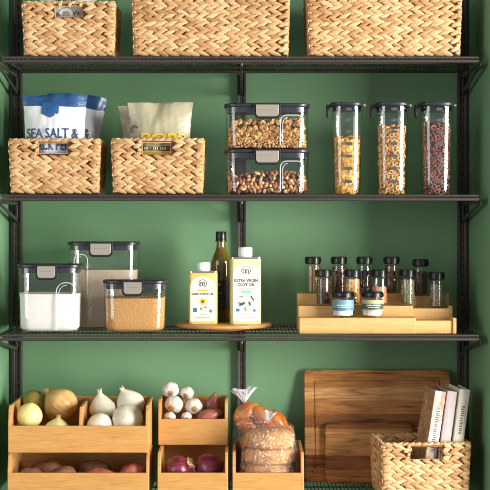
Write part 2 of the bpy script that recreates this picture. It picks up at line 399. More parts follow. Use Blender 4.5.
def basket(label, loc, w, d, h, rz=0, rows=13, pitch=.032, hole=None, inner=False, taper=.007, sides_hole=False):
    o = thing('wicker_basket', label, 'basket', loc, rz, 'woven wicker baskets')
    def C(sx, sy, k, off=0):
        q = k; return Vector((sx*(w/2-taper*(1-q)+off), sy*(d/2-taper*(1-q)+off), .007+q*(h-.011)))
    t = .0075
    base = MB()
    def wall(a, b, hl):   # a,b corner signs
        def pt(u, v, off):
            A, B = C(a[0], a[1], v, off), C(b[0], b[1], v, off); return A*(1-u)+B*u
        us = [0, 1]; vs_ = [0, 1]
        if hl: us = [0, hl[0], hl[1], 1]; vs_ = [0, hl[2], hl[3], 1]
        for i in range(len(us)-1):
            for j in range(len(vs_)-1):
                if hl and i == 1 and j == 1: continue
                q = [pt(us[i], vs_[j], 0), pt(us[i+1], vs_[j], 0), pt(us[i+1], vs_[j+1], 0), pt(us[i], vs_[j+1], 0),
                     pt(us[i], vs_[j], -t), pt(us[i+1], vs_[j], -t), pt(us[i+1], vs_[j+1], -t), pt(us[i], vs_[j+1], -t)]
                base.add(q, [(0,1,2,3),(7,6,5,4),(0,4,5,1),(1,5,6,2),(2,6,7,3),(3,7,4,0)])
    wall((-1,-1), (1,-1), hole); wall((1,-1), (1,1), None); wall((1,1), (-1,1), None); wall((-1,1), (-1,-1), None)
    base.box(-w/2+taper, w/2-taper, -d/2+taper, d/2-taper, .003, .012)
    base.build('frame', WICK_BASE, o, smooth=0)
    wv = MB(); off = .002
    sg = ((-1,-1),(1,-1),(1,1),(-1,1))
    for k in range(4):
        a, b = sg[k], sg[(k+1) % 4]
        weave(wv, C(a[0],a[1],0,off), C(b[0],b[1],0,off), C(b[0],b[1],1,off), C(a[0],a[1],1,off), rows, pitch, hole if k == 0 else None)
        if inner:
            weave(wv, C(b[0],b[1],0,-t-off), C(a[0],a[1],0,-t-off), C(a[0],a[1],1,-t-off), C(b[0],b[1],1,-t-off), rows, pitch, (1-hole[1], 1-hole[0], hole[2], hole[3]) if (k == 0 and hole) else None)
    for sx, sy in sg:       # strands folded round the four corners
        for i in range(rows):
            v = (i+.5)/rows; c = C(sx, sy, v, -.003)
            M3 = rot(0, 0, 45 if sx*sy < 0 else -45)
            wv.blob(c, (.0115, .0085, h/rows*.56), M3 @ rot(0, random.uniform(-22, 22), 0), .25, 1)
    wv.build('weave', WICK, o, smooth=60)
    rim = MB()
    for k in range(4):
        a, b = sg[k], sg[(k+1) % 4]; A, B = C(a[0],a[1],1,0), C(b[0],b[1],1,0)
        n = max(6, int((B-A).length/.02)); dr = (B-A).normalized(); nr = dr.cross(Vector((0,0,1)))
        rim.tube([A+Vector((0,0,-.001))-nr*t/2, B+Vector((0,0,-.001))-nr*t/2], .0052, 8)
        for i in range(n):
            c = A+(B-A)*((i+.5)/n)-nr*t/2
            ud = (dr+Vector((0,0,.32))+nr*.2).normalized(); vd = nr.cross(ud).normalized()
            leaf(rim, c, ud, vd, nr, .0155, .0058, .0078)
    if hole:
        A, B = C(-1,-1,hole[2],0), C(1,-1,hole[2],0); A2, B2 = C(-1,-1,hole[3],0), C(1,-1,hole[3],0)
        q = [A+(B-A)*hole[0], A+(B-A)*hole[1], A2+(B2-A2)*hole[1], A2+(B2-A2)*hole[0]]
        for i in range(4):
            p0, p1 = q[i], q[(i+1) % 4]; rim.tube([p0+Vector((0,.002,0)), p1+Vector((0,.004,0))], .0024, 8)
    rim.build('rim', WICK, o, smooth=60)
    return o
def place_basket(label, x0, x1, ytop, z, d, Yf=-.40, **kw):
    s = S(Yf); w = (x1-x0)*s-.009; h = ZC-(ytop-218)*s-z
    return basket(label, (((x0+x1)/2-241)*s, Yf+d/2, z), w, d, h, **kw)
s40 = S(-.40)
def hole_of(x0, x1, ytop, hx0, hx1, hy0, hy1, z):
    h = ZC-(ytop-218)*s40-z; zz = lambda y: (ZC-(y-218)*s40-z)/h
    return ((hx0-x0)/(x1-x0), (hx1-x0)/(x1-x0), zz(hy1), zz(hy0))
place_basket('wicker basket with white bag, left end of top shelf', 22, 115, 1.5, Z_TOP, .24, hole=hole_of(22,115,1.5,54,83,4.5,17,Z_TOP))
place_basket('wide wicker basket in the middle of the top shelf', 131.5, 290, -12, Z_TOP, .24, rows=16)
place_basket('wide wicker basket at the right end of the top shelf', 307, 462.5, -12, Z_TOP, .24, rows=16)
place_basket('wicker basket holding the blue and white chip bags', 8.5, 100, 139, Z_MID, .24, hole=hole_of(8.5,100,139,37,68,141.5,153.5,Z_MID))
place_basket('wicker basket holding the beige snack bags', 111, 204, 138.5, Z_MID, .24, hole=hole_of(111,204,138.5,141,171.5,141,154,Z_MID))
bk = basket('open wicker basket holding three books on the bottom shelf', (P(427.3, 218, -.40).x-.0105, -.282, Z_BASE), 89*s40, .215, 56.5*s40, rz=4.5, inner=True, hole=(.31, .68, .70, .955))

# ------------------------------------------------------------------ snack bags
def bag_geo(w, h, T, seed, wr=.006, nu=36, nv=44, flare=.0):
    def y(x, z):
        u = max(-1, min(1, x/(w/2))); v = max(0, min(1, z/h))
        f = (1-abs(u)**2.6)*(min(1, (1-v)/.42)**.75)*(min(1, v/.25)**.6 if v < .25 else 1)
        n = noise.noise(Vector((x*26+seed, z*17, seed)))*wr*.9+noise.noise(Vector((x*55, z*20+seed, 3)))*wr*.5*(.4+v)
        top = noise.noise(Vector((x*20+seed, 9.1, 0)))*.016*max(0, (v-.75)/.25)
        return -(T/2*max(0, f)+n*(.25+.75*max(0, f)))+top
    return y
def snack_bag(label, loc, w, h, T, mat, seed, R=(0,0,0), group=None, toplift=None):
    o = thing('snack_bag', label, 'bag', loc, group=group, R=R)
    y = bag_geo(w, h, T, seed); mb = MB(); nu, nv = 40, 48; vs = []; fs = []
    tl = toplift or (lambda u: 0)
    for side in (1, -1):
        for j in range(nv+1):
            for i in range(nu+1):
                u = -1+2*i/nu; x = u*w/2; v = j/nv; z = v*h
                yy = y(x, z); base = noise.noise(Vector((x*20+seed, 9.1, 0)))*.016*max(0, (v-.75)/.25)
                if side < 0: yy = -(yy-base)+base+.0008
                edge = 1-.085*math.sin(PI*min(1, v*1.02))**.6
                vs.append((x*edge, yy, z+tl(u)*max(0, v-.6)/.4))
    n = (nu+1)*(nv+1)
    for s in (0, 1):
        for j in range(nv):
            for i in range(nu):
                a = s*n+j*(nu+1)+i; fs.append((a, a+1, a+nu+2, a+nu+1))
    ring = [j*(nu+1) for j in range(nv+1)], [j*(nu+1)+nu for j in range(nv+1)], list(range(nu+1)), list(range(nv*(nu+1), n))
    for r in ring:
        for a, b in zip(r, r[1:]): fs.append((a, b, b+n, a+n))
    mb.add(vs, fs); mb.build('foil_pouch', mat, o, smooth=60)
    return o, y
NAVY = plain('navy_print', (38,66,110), .45); BLUEP = plain('blue_print', (44,90,142), .4)
CHIP = m_split('chip_foil', .282, (38,80,126), (222,223,226), wav=.02)
LP = P(58, 194, -.33)
bz = Z_MID+.013
o, yf = snack_bag('blue and white sea salt chip bag at the front of its basket', (P(54.5,194,-.335).x, -.333, bz+.003), .212, .312, .082, CHIP, 3.3, R=(math.radians(-1), 0, math.radians(-1)), group='chip bags', toplift=lambda u: .003*u+.004*math.sin(4*u+1))
sb = S(-.37)
def LX(px): return (px-57)*sb+.0
def LZ(py): return ZC-(py-218)*sb-bz
tx = MB()
put_text(tx, 'SEA SALT &', .0450, LX(29.0), LZ(138.9), yf, .76, .0004, 'LEFT', .0024)
put_text(tx, 'CRACK PEPPER', .0430, LX(30.0), LZ(151.0), yf, .62, .0004, 'LEFT', .0024)
tx.build('flavour_lettering', NAVY, o, smooth=0)
pt = MB(); put_poly(pt, [(LX(44.5), LZ(103)), (LX(44.5), LZ(114)), (LX(53.5), LZ(118.5)), (LX(62), LZ(114)), (LX(62), LZ(103))], yf, .0022)
pt.build('logo_tab', BLUEP, o, smooth=0)
o2, yf2 = snack_bag('blue and white chip bag tilted right behind the front chip bag', (P(62.5,194,-.225).x, -.215, bz+.017), .205, .308, .062, CHIP, 8.1, R=(math.radians(-2), math.radians(9), math.radians(4)), group='chip bags', toplift=lambda u: .012*u+.004*math.sin(5*u))
tx = MB(); put_text(tx, '&', .045, .050, .170, yf2, .7, .0006, 'CENTER', .0025); tx.build('flavour_lettering', NAVY, o2, smooth=0)

BEIGE = m_split('beige_foil', 9, (172,166,136), (172,166,136), coat=.1)
YEL = plain('yellow_print', (232,190,44), .45); BRN = plain('brown_print', (104,72,44), .5); INK = plain('black_ink', (28,26,26), .5); PALE = plain('pale_ink', (226,214,190), .5)
o, yf = snack_bag('beige snack bag with yellow lettering at the front of its basket', (P(159,194,-.33).x, -.332, bz+.003), .213, .285, .080, BEIGE, 5.7, R=(math.radians(-1), math.radians(1), 0), group='beige snack bags', toplift=lambda u: .003*u)
LXb = lambda px: (px-159)*sb
tx = MB(); put_text(tx, 'POPS', .050, LXb(163), LZ(145.0), yf, 1.28, .0016, 'CENTER', .003)
put_poly(tx, rect(LXb(142), LXb(171), LZ(154.5), LZ(152)), yf, .0022); tx.build('yellow_lettering', YEL, o, smooth=0)
tx = MB(); put_poly(tx, rect(LXb(138), LXb(175), LZ(152.2), LZ(147)), yf, .0036); bb = tx.build('brown_band', BRN, o, smooth=0)
tx = MB()
x = LXb(144)
for k in range(14):
    wd = random.choice((.003, .004, .0048))
    if k not in (5, 9): put_poly(tx, rect(x, x+wd*.7, LZ(150.8), LZ(148.4)), yf, .0042)
    x += wd+.0012
tx.build('band_marks', PALE, bb, smooth=0)
tx = MB()
for a, r0, r1 in ((165,.010,.019),(140,.012,.021),(115,.012,.022),(90,.012,.021),(65,.010,.018),(190,.008,.016)):
    a = math.radians(a); cx, cz = LXb(134), LZ(132.5); r = (r0+r1)/2
    put_poly(tx, oval(cx+r*math.cos(a), cz+r*math.sin(a), (r1-r0)/2, .0019, 10, a), yf, .0025)
tx.build('ray_marks', INK, o, smooth=0)
snack_bag('beige snack bag peeking out behind the left edge of the front one', (P(152,194,-.225).x, -.222, bz+.008), .19, .285, .06, BEIGE, 11.7, R=(math.radians(-2), math.radians(-4), math.radians(-4)), group='beige snack bags')
WHF = m_split('white_foil', 9, (226,222,212), (228,224,214))
bt = Z_TOP+.013
o, yf = snack_bag('white food bag standing in the basket at the left of the top shelf', (P(68,57,-.33).x, -.328, bt), .20, .26, .085, WHF, 2.2, R=(math.radians(-1), 0, 0))
LZt = lambda py: ZC-(py-218)*sb-bt
LXt = lambda px: (px-68)*sb
tx = MB()
for x0_, x1_ in ((56.5,57.6),(59,60.2),(61,62.2),(64,65),(66,67.2),(69.2,70.2),(72,73),(74,75.2),(76.8,77.8)): put_poly(tx, rect(LXt(x0_), LXt(x1_), LZt(1.0), LZt(-4)), yf, .0025)
tx.build('dark_lettering', INK, o, smooth=0)
GREYP = plain('grey_print', (150,144,130), .5); OLV = plain('olive_print', (124,124,92), .5)
tx = MB()
for k in range(11):
    a = math.radians(20+14*k); r = .0245
    put_poly(tx, oval(LXt(68)+r*math.cos(a), LZt(15)+r*math.sin(a)*.95, .0026, .0012, 8, a+PI/2), yf, .0025)
put_poly(tx, oval(LXt(68), LZt(13), .010, .0055), yf, .0025); put_poly(tx, rect(LXt(64.5), LXt(71.5), LZt(16.5), LZt(14.4)), yf, .0027)
tx.build('loaf_emblem', GREYP, o, smooth=0)
tx = MB()
for px, py, a in ((60,14,60),(61.5,15.5,30),(75.5,14,120),(77,12,70),(79,14,100),(80,13,80)): put_poly(tx, oval(LXt(px), LZt(py), .0055, .0022, 8, math.radians(a)), yf, .0025)
tx.build('leaf_marks', OLV, o, smooth=0)

# ------------------------------------------------------------------ clear food containers
def shell(mb, secs, t, floor, ring=rrect):   # secs: (w,d,r,z) from bottom to top; a thin-walled open vessel
    n = 6
    outer = [ring(w_, d_, r_, z, n) for w_, d_, r_, z in secs]
    inner = [ring(w_-2*t, d_-2*t, max(r_-t, .002), max(z, floor), n) for w_, d_, r_, z in reversed(secs) if z > floor*.6]
    mb.loft(outer+inner, True, True)
def container(label, x0, x1, ytop, z, d, Yf, latch=(.31, .65), arch=True, taper=.97, lid_h=.028, rim_r=.040, group='clear latch-top food containers', bot_r=.02, latch_h=.050, arch_r=.020):
    s = S(Yf); w_ = (x1-x0)*s; h = ZC-(ytop-218)*s-z
    o = thing('food_container', label, 'food container', (((x0+x1)/2-241)*s, Yf+d/2, z), group=group)
    W = lambda q: w_*(taper+(1-taper)*q); D = lambda q: d*(taper+(1-taper)*q)
    hb = h-.012
    secs = [(W(0)-2*bot_r, D(0)-2*bot_r*.4, rim_r-.008, 0), (W(0)-bot_r*.9, D(0)-bot_r*.35, rim_r, bot_r*.08), (W(0)-bot_r*.3, D(0)-bot_r*.12, rim_r, bot_r*.38), (W(0), D(0), rim_r, bot_r)]
    secs += [(W(q), D(q), rim_r, bot_r+(hb-bot_r)*q) for q in (.25,.5,.75,1)]
    mb = MB(); shell(mb, secs, .0022, .003); mb.build('vessel', CLEAR, o, smooth=50)
    l = MB(); l.loft([rrect(w_-.012, d-.012, rim_r, h-lid_h, 6), rrect(w_-.012, d-.012, rim_r, h-.0105, 6)], True, False); l.build('gasket', LID, o, smooth=50)
    l = MB(); l.loft([rrect(w_+.002, d+.002, rim_r, h-.0105, 6), rrect(w_+.006, d+.006, rim_r+.002, h-.009, 6), rrect(w_+.006, d+.006, rim_r+.002, h-.002, 6), rrect(w_+.001, d+.001, rim_r, h, 6)]); l.build('lid', LID, o, smooth=50)
    a, b = -w_/2+latch[0]*w_, -w_/2+latch[1]*w_
    def tab(x0_, x1_, z0_, z1_, r, y0, y1):
        pts = [(x0_, z1_), ] + [(x0_+r-r*math.cos(t*PI/8), z0_+r-r*math.sin(t*PI/8)) for t in range(5)]+[(x1_-r+r*math.sin(t*PI/8), z0_+r-r*math.cos(t*PI/8)) for t in range(5)]+[(x1_, z1_)]
        m = MB(); m.loft([[(x, y1, zz) for x, zz in pts], [(x, y0, zz) for x, zz in pts]]); return m
    fy = -d/2
    L = tab(a, b, h-latch_h, h+.001, .016, fy-.010, fy-.001).build('latch', LIDD, o, smooth=0, bevel=.001)
    tab(a+.0062, b-.0062, h-latch_h+.0072, h-.005, .0105, fy-.0125, fy-.0098).build('latch_plate', PLATE, L, smooth=0, bevel=.0008)
    em = MB()
    for k in range(9): em.box(a+.018+k*(b-a-.036)/9, a+.018+(k+.6)*(b-a-.036)/9, fy-.0129, fy-.0124, h-.0225, h-.019)
    em.build('embossed_mark', plain('embossed_grey', (140,135,128), .4), L, smooth=0)
    if arch:   # moulded arched grip in the front wall
        ax0, ax1, az1 = arch; ax0 = -w_/2+ax0*w_; ax1 = -w_/2+ax1*w_; az1 = az1*h
        mb = MB(); r = min(arch_r, (ax1-ax0)/2-.001); y = -D(.5)/2-.0012
        for q in (0, 1):
            g = .0075*q
            pts = [(ax0+g, y, .012+g)]+[(ax0+g+(r-g*.5)*(1-math.cos(t*PI/10)), y, az1-g-r+r*math.sin(t*PI/10)) for t in range(6)]
            pts += [(ax1-g-(r-g*.5)*(1-math.sin(t*PI/10)), y, az1-g-r+r*math.cos(t*PI/10)) for t in range(6)]+[(ax1-g, y, .012+g)]
            if q: mb.tube(pts[:7], .0012, 8)
            else: mb.tube(pts, .0017, 8)
        mb.build('moulded_grip', RIB, o, smooth=60)
    return o, w_, d, h
def fill_block(name, label, o, w_, d, h, mat, r=.036, uneven=.004, z0=.0075, taper=.97, cat='food', scallop=0):
    mb = MB(); n = 8; rings = []
    W = lambda z: (w_*(taper+(1-taper)*min(1, z/.2)))-.0075; D = lambda z: (d*(taper+(1-taper)*min(1, z/.2)))-.0075
    for q in (0, .03, .1, .3, .6, .85): 
        z = z0+(h-z0)*q; k = .040 if q == 0 else (.016 if q == .03 else .004)
        rings.append(rrect(W(z)-k, D(z)-k, r, z, n))
    top = []
    for x, y, z in rrect(W(h), D(h), r, h, n): top.append((x, y, z+uneven*noise.noise(Vector((x*30, y*30, h)))))
    rings.append(top)
    for k in (.93, .6, .25): rings.append([(x*k, y*k, z+uneven*.8*noise.noise(Vector((x*k*25, y*k*25, 4)))-.001) for x, y, z in top])
    mb.loft(rings); b = mb.build(name, mat, None, smooth=60); b.location = o.location
    return tag(b, label, cat, None, 'stuff')

FLOUR = m_noise('white_flour', [(.3,(238,234,226)),(.7,(246,243,237))], 40, .9, .1, bstr=.12)
OATFL = m_noise('beige_meal', [(.3,(208,186,160)),(.7,(222,202,178))], 120, .9, .1, bstr=.25)
SUGAR = m_noise('brown_sugar', [(.3,(188,132,74)),(.5,(206,154,92)),(.72,(224,178,116))], 190, .8, .25, bstr=.6)
t_, w_, d_, h_ = container('clear container of white flour at left of third shelf', 16, 79.8, 264.5, Z_LOW, .13, -.408, arch=(.63,.94,.74), arch_r=.04)
fill_block('flour', 'white flour filling the leftmost clear container', t_, w_, d_, ZC-(294-218)*S(-.408)-Z_LOW, FLOUR, uneven=.003)
t_, w_, d_, h_ = container('tall clear container of beige meal behind flour and sugar', 67, 137.6, 242, Z_LOW, .14, -.235, arch=(.10,.29,.86))
fill_block('oat_meal', 'beige meal filling the tall container at the back', t_, w_, d_, ZC-(270-218)*S(-.235)-Z_LOW, OATFL, uneven=.002)
t_, w_, d_, h_ = container('low clear container of brown sugar on third shelf', 102.5, 165.6, 280.5, Z_LOW, .13, -.408, arch=None)
fill_block('brown_sugar', 'orange-brown sugar in the low clear container', t_, w_, d_, ZC-(298-218)*S(-.408)-Z_LOW, SUGAR, uneven=.006)

def scatter(w_, d, z0, z1, r, sp, back=.15, ring=rrect):
    """points on the wall-side and top of a filling, with outward normals"""
    out = []; ring = ring(w_, d, r, 0, 8); per = []
    for i in range(len(ring)):
        a, b = Vector(ring[i]), Vector(ring[(i+1) % len(ring)]); per.append((a, b, (b-a).length))
    L = sum(p[2] for p in per); n = int(L/sp); z = z0; row = 0
    while z < z1:
        for k in range(n):
            t = ((k+.5*(row % 2)+random.uniform(-.25,.25))/n*L) % L
            for a, b, l in per:
                if t <= l: p = a+(b-a)*(t/l if l else 0); nn = Vector(((b-a).y, -(b-a).x, 0)); break
                t -= l
            if p.y > d*back: continue
            nn = nn.normalized() if nn.length else Vector((p.x, p.y, 0)).normalized()
            out.append((Vector((p.x, p.y, z+random.uniform(-.25,.25)*sp)), nn))
        z += sp*.86; row += 1
    nx, ny = int(w_/sp), int(d/sp)
    for i in range(nx):
        for j in range(ny):
            out.append((Vector((-w_/2+(i+.5)*w_/nx+random.uniform(-.3,.3)*sp, -d/2+(j+.5)*d/ny+random.uniform(-.3,.3)*sp, z1+random.uniform(-.3,.9)*sp*.7)), Vector((0,0,1))))
    return out
def core(mb, w_, d, z0, z1, r): mb.loft([rrect(w_, d, r, z0, 6), rrect(w_, d, r, z1, 6)])

# granola and nuts, stacked
A2 = (.655, .93, .74)
Yc = -.400; sc = S(Yc); hc = 45.2*sc
t_, w_, d_, h_ = container('clear container of nut mix, lower of two stacked', 225, 309.5, 149.2, Z_MID, .15, Yc, latch=(.345,.655), arch=A2, taper=.965, bot_r=.012)
nz = t_.location.z
NUT = m_island('mixed_nuts', [(0,(156,82,50)),(.25,(190,116,70)),(.42,(208,146,94)),(.55,(230,188,130)),(.8,(242,216,166)),(.86,(160,90,58)),(.95,(80,46,44)),(1,(120,62,48))], .45, .5, 90)
NUT.node_tree.nodes
mb = MB(); core(mb, w_-.05, d_-.05, .004, .052, .02)
for p, n in scatter(w_-.030, d_-.030, .014,   .060, .034, .0135):
    k = random.random()
    rr = (.0150,.0070,.0052) if k < .5 else ((.0095,.008,.0062) if k < .8 else (.0135,.006,.0056))
    mb.blob(p+Vector((0,0,.006*math.sin(p.x*23+1)))*(p.z > .05), [q*random.uniform(.85,1.15) for q in rr], rrot(), .25, 1)
b = mb.build('nut_mix', NUT, smooth=70); b.location = t_.location; tag(b, 'mixed nuts and raisins in the lower stacked container', 'nuts', None, 'stuff')
t_, w_, d_, h_ = container('clear container of granola, upper of two stacked', 225, 309.5, 103.2, nz+h_+.0012, .15, Yc, latch=(.345,.655), arch=A2, taper=.965, bot_r=.012)
GRAN = m_island('granola', [(0,(176,118,60)),(.3,(206,152,86)),(.7,(226,182,116)),(1,(238,204,146))], .6, .3, 140)
mb = MB(); core(mb, w_-.045, d_-.045, .004, .060, .02)
for p, n in scatter(w_-.025, d_-.025, .009, .030, .034, .0095): mb.blob(p, [random.uniform(.004,.0068) for q in range(3)], rrot(), .5, 1)
for p, n in scatter(w_-.042, d_-.042, .032, .074, .034, .0175):
    q = random.uniform(.0085, .0135); mb.blob(p+Vector((0,0,random.uniform(-.002,.010)*(p.z > .06))), (q, q*.85, q*.8), rrot(), .75, 2)
b = mb.build('granola', GRAN, smooth=35); b.location = t_.location; tag(b, 'golden granola clusters in the upper stacked container', 'granola', None, 'stuff')

# tall cereal canisters
MARK = plain('grey_measure_mark', (64,66,72), .5)
def canister(label, x0, x1, ytop, Yf=-.400):
    s = S(Yf); w_ = (x1-x0)*s; d = w_; h = ZC-(ytop-218)*s-Z_MID
    o = thing('cereal_canister', label, 'canister', (((x0+x1)/2-241)*s, Yf+d/2, Z_MID), group='tall cereal canisters'); R = w_*.40
    W = lambda q: w_*(.87+.13*q); hb = h-.013
    secs = [(W(0)-.012, W(0)-.012, R*.8, 0), (W(0)-.003, W(0)-.003, R*.85, .002)]+[(W(q), W(q), R*(.85+.15*q), .007+(hb-.007)*q) for q in (0,.25,.5,.75,1)]
    mb = MB(); shell(mb, secs, .002, .003, sq); mb.build('vessel', CLEAR, o, smooth=50)
    l = MB(); l.loft([sq(w_-.012, w_-.012, R-.004, h-.027, 9), sq(w_-.010, w_-.010, R-.004, h-.012, 9)], True, False); l.build('gasket', m_glass('smoky_gasket', (.32,.34,.37), 1.6), o, smooth=50)
    l = MB(); l.loft([sq(w_+.001, w_+.001, R, h-.012, 9), sq(w_+.005, w_+.005, R, h-.010, 9), sq(w_+.005, w_+.005, R, h-.002, 9), sq(w_+.003, w_+.003, R, h, 9)]); l.build('lid', LID, o, smooth=50)
    la = MB(); xl = -w_/2-.003
    la.box(xl-.012, xl+.002, -.018, .018, h-.016, h-.006); la.prism([(xl-.010,h-.006),(xl-.013,h-.020),(xl-.012,h-.042),(xl-.0055,h-.050),(xl-.007,h-.03),(xl-.002,h-.018),(xl-.001,h-.006)], -.016, .016, Matrix(((1,0,0,0),(0,0,1,0),(0,1,0,0),(0,0,0,1))))
    la.build('latch', LIDD, o, bevel=.0015)
    hg = MB(); hg.tube([(w_/2+.006,-.012,h-.008),(w_/2+.006,.012,h-.008)], .004, 10); hg.build('hinge_pin', PLATE, o)
    for py in (109, 120, 131.5, 143.5, 156, 168.5, 181.5):
        mk = MB(); z = ZC-(py-218)*s-Z_MID; q = (z-.007)/(hb-.007); cx = w_*.03
        yy = lambda x: -W(q)/2*(1-abs(2*x/W(q))**2.7)**(1/2.7)
        pts = [(cx+.0105*math.copysign(abs(math.cos(a))**.6, math.cos(a)), z+.0048*math.copysign(abs(math.sin(a))**.6, math.sin(a))) for a in [2*PI*i/16 for i in range(16)]]
        mk.loft([[(x, yy(x)+.0004, zz) for x, zz in pts], [(x, yy(x)-.0009, zz) for x, zz in pts]])
        mk.build('measuring_mark', MARK, o)
    return o, w_, h, W
def torus(mb, c, R, r, M3, n=11, m=6):
    rings = []
    for i in range(n):
        a = 2*PI*i/n; rings.append([M3 @ Vector(((R+r*math.cos(2*PI*j/m))*math.cos(a), (R+r*math.cos(2*PI*j/m))*math.sin(a), r*math.sin(2*PI*j/m)))+c for j in range(m)])
    vs = [p for g in rings for p in g]; fs = []
    for i in range(n):
        for j in range(m): fs.append((i*m+j, ((i+1) % n)*m+j, ((i+1) % n)*m+(j+1) % m, i*m+(j+1) % m))
    mb.add(vs, fs)
def cereal(name, label, o, w_, h, W, ytop, kind, mat, Yf=-.400):
    z1 = ZC-(ytop-218)*S(Yf)-Z_MID; mb = MB(); q = lambda z: w_*(.87+.13*z/h)
    g = .046 if kind == 'loop' else .036
    mb.loft([sq(q(0)-g, q(0)-g, .028, .006), sq(q(z1)-g, q(z1)-g, .03, z1-.008)])
    sp = .0172 if kind == 'loop' else .0125
    pts = scatter(.1, .1, .012, z1, .037, sp, ring=sq)
    for p, n in pts:
        ww = q(p.z)-(.0190 if kind == 'loop' else .0185); f = ww/.1; p = Vector((p.x*f, p.y*f, p.z))
        if n.z > .5: p = Vector((p.x*.93, p.y*.93, p.z))
        if kind == 'loop':
            M3 = (n.to_track_quat('Z', 'Y').to_matrix() @ rot(random.gauss(0, 16), random.gauss(0, 16), 0))
            torus(mb, p-n*random.uniform(0, .006), .0060*random.uniform(.9,1.1), .0029, M3, 14, 7)
        else:
            M3 = (n.to_track_quat('Z', 'Y').to_matrix() @ rot(random.gauss(0, 11), random.gauss(0, 11), random.random()*360))
            mb.blob(p-n*random.uniform(0, .002), (random.uniform(.0075,.0105), random.uniform(.006,.0085), .0020), M3, .45, 2)
    b = mb.build(name, mat, smooth=50); b.location = o.location; tag(b, label, 'cereal', None, 'stuff')
FLK = m_island('corn_flakes', [(0,(190,124,46)),(.3,(222,166,70)),(.75,(234,186,96)),(1,(240,204,124))], .55, .3, 160)
LOOP = m_island('oat_loops', [(0,(196,138,78)),(.4,(222,170,106)),(1,(238,198,140))], .6, .3, 200)
COCO = m_island('cocoa_loops', [(0,(104,62,54)),(.4,(134,86,76)),(1,(164,114,100))], .6, .3, 200)
a_ = canister('clear canister of corn flakes, left of the three tall ones', 332, 364, 101.8)
cereal('corn_flakes', 'golden flakes in the left tall canister', *a_, 138, 'flake', FLK)
a_ = canister('clear canister of pale oat rings, middle of the three tall ones', 376.5, 410.5, 101.8)
cereal('oat_rings', 'pale oat rings in the middle tall canister', *a_, 127, 'loop', LOOP)
a_ = canister('clear canister of cocoa rings, right of the three tall ones', 421.5, 455.5, 101.8)
cereal('cocoa_rings', 'dark cocoa rings in the right tall canister', *a_, 124, 'loop', COCO)

# ------------------------------------------------------------------ turntable with oils
tc = P(223.5, 218, -.215).x; TZ = Z_LOW+.0243
o = thing('turntable', 'round bamboo turntable under the oil tins', 'turntable', (tc, -.215, Z_LOW))
MB().lathe([(.085,0),(.088,.002),(.088,.010)], 40).build('base', BAMBOO, o)
MB().lathe([(.152,.010),(.159,.0125),(.1605,.017),(.159,.0225),(.156,.024),(0.02,.024)], 64).build('plate', BAMBOO, o, smooth=30)
LABELP = plain('label_paper', (226,221,208), .5); TINM = NT('tin_metal').bsdf(lin((205,200,190)), .25, .5, metal=.9)
def tin(label, x0, x1, ytop, yb, Yf, rz, band, dscale=.85, group='oil tins'):
    s = S(Yf); w_ = (x1-x0)*s; d = w_*dscale; zb = TZ; hh = ZC-(ytop-218)*s-zb; h = ZC-(yb-218)*s-zb
    o = thing('oil_tin', label, 'oil tin', (((x0+x1)/2-241)*s, Yf+d/2, zb), rz, group); r = .012
    MB().loft([rrect(w_-.004, d-.004, r, 0), rrect(w_, d, r, .003), rrect(w_, d, r, h-.012), rrect(w_-.002, d-.002, r, h-.006)]).build('body', band, o, smooth=50)
    sh = MB(); sh.loft([rrect(w_+.002, d+.002, r, h-.007), rrect(w_+.002, d+.002, r, h-.001), rrect(w_-.006, d-.006, r, h)]); sh.build('seam_top', TINM, o, smooth=50)
    c = MB(); cr = w_*.225
    c.lathe([(cr*.9,h-.001),(cr,h),(cr,hh-.002),(cr-.002,hh)], 28); 
    for i in range(28): a = 2*PI*i/28; c.tube([(cr*math.cos(a), cr*math.sin(a), h+.002), (cr*math.cos(a), cr*math.sin(a), hh-.004)], .0008, 4)
    c.build('cap', WHITE, o, smooth=50)
    surf = lambda x, z: -d/2
    return o, w_, d, h, surf
def emblem(mb, cx, cz, r, surf):   # ring with looping script strokes inside
    n = 26; pts = [(cx+r*math.cos(2*PI*i/n), cz+r*math.sin(2*PI*i/n)) for i in range(n)]
    for i in range(n):
        if 17 <= i <= 21: continue
        (x0, z0), (x1, z1) = pts[i], pts[(i+1) % n]; mb.tube([(x0, surf(0,0)-.0009, z0), (x1, surf(0,0)-.0009, z1)], .0007, 4)
    for dx in (-.4, .28):
        q = [(cx+r*(dx+.28*math.cos(t)), cz+r*(-.25+.62*math.sin(t)*(1 if t < PI else .5))) for t in [k*2*PI/12-1 for k in range(11)]]
        mb.tube([(x, surf(0,0)-.0009, z) for x, z in q], .0010, 4)
def tin_label(o, w_, d, h, surf, arch_c):
    lw = w_*.435; top = h*.90; pts = [(-lw, h*.05), (lw, h*.05), (lw, top-lw*.75)]+[(lw*math.cos(a), top-lw*.75+lw*.75*math.sin(a)) for a in [PI*k/10 for k in range(1, 10)]]+[(-lw, top-lw*.75)]
    mb = MB(); put_poly(mb, pts, surf, .0005); return mb.build('paper_label', arch_c, o, smooth=0)
SUNY = m_noise('sunflower_tin_print', [(.35,(228,194,98)),(.65,(236,210,128))], 9, .35, .4, bstr=0)
OLVY = m_noise('olive_tin_print', [(.35,(206,204,140)),(.65,(218,214,158))], 9, .35, .4, bstr=0)
GRN = plain('leaf_green_print', (104,160,84), .5); DGRN = plain('dark_green_print', (54,84,58), .5); TEALP = plain('teal_print', (78,148,150), .5)
BRB = plain('dark_brown_print', (58,44,52), .5); BLB = plain('blue_badge_print', (60,110,160), .5); MINT = plain('mint_print', (128,206,170), .5); PINKP = plain('rose_print', (206,160,150), .5)
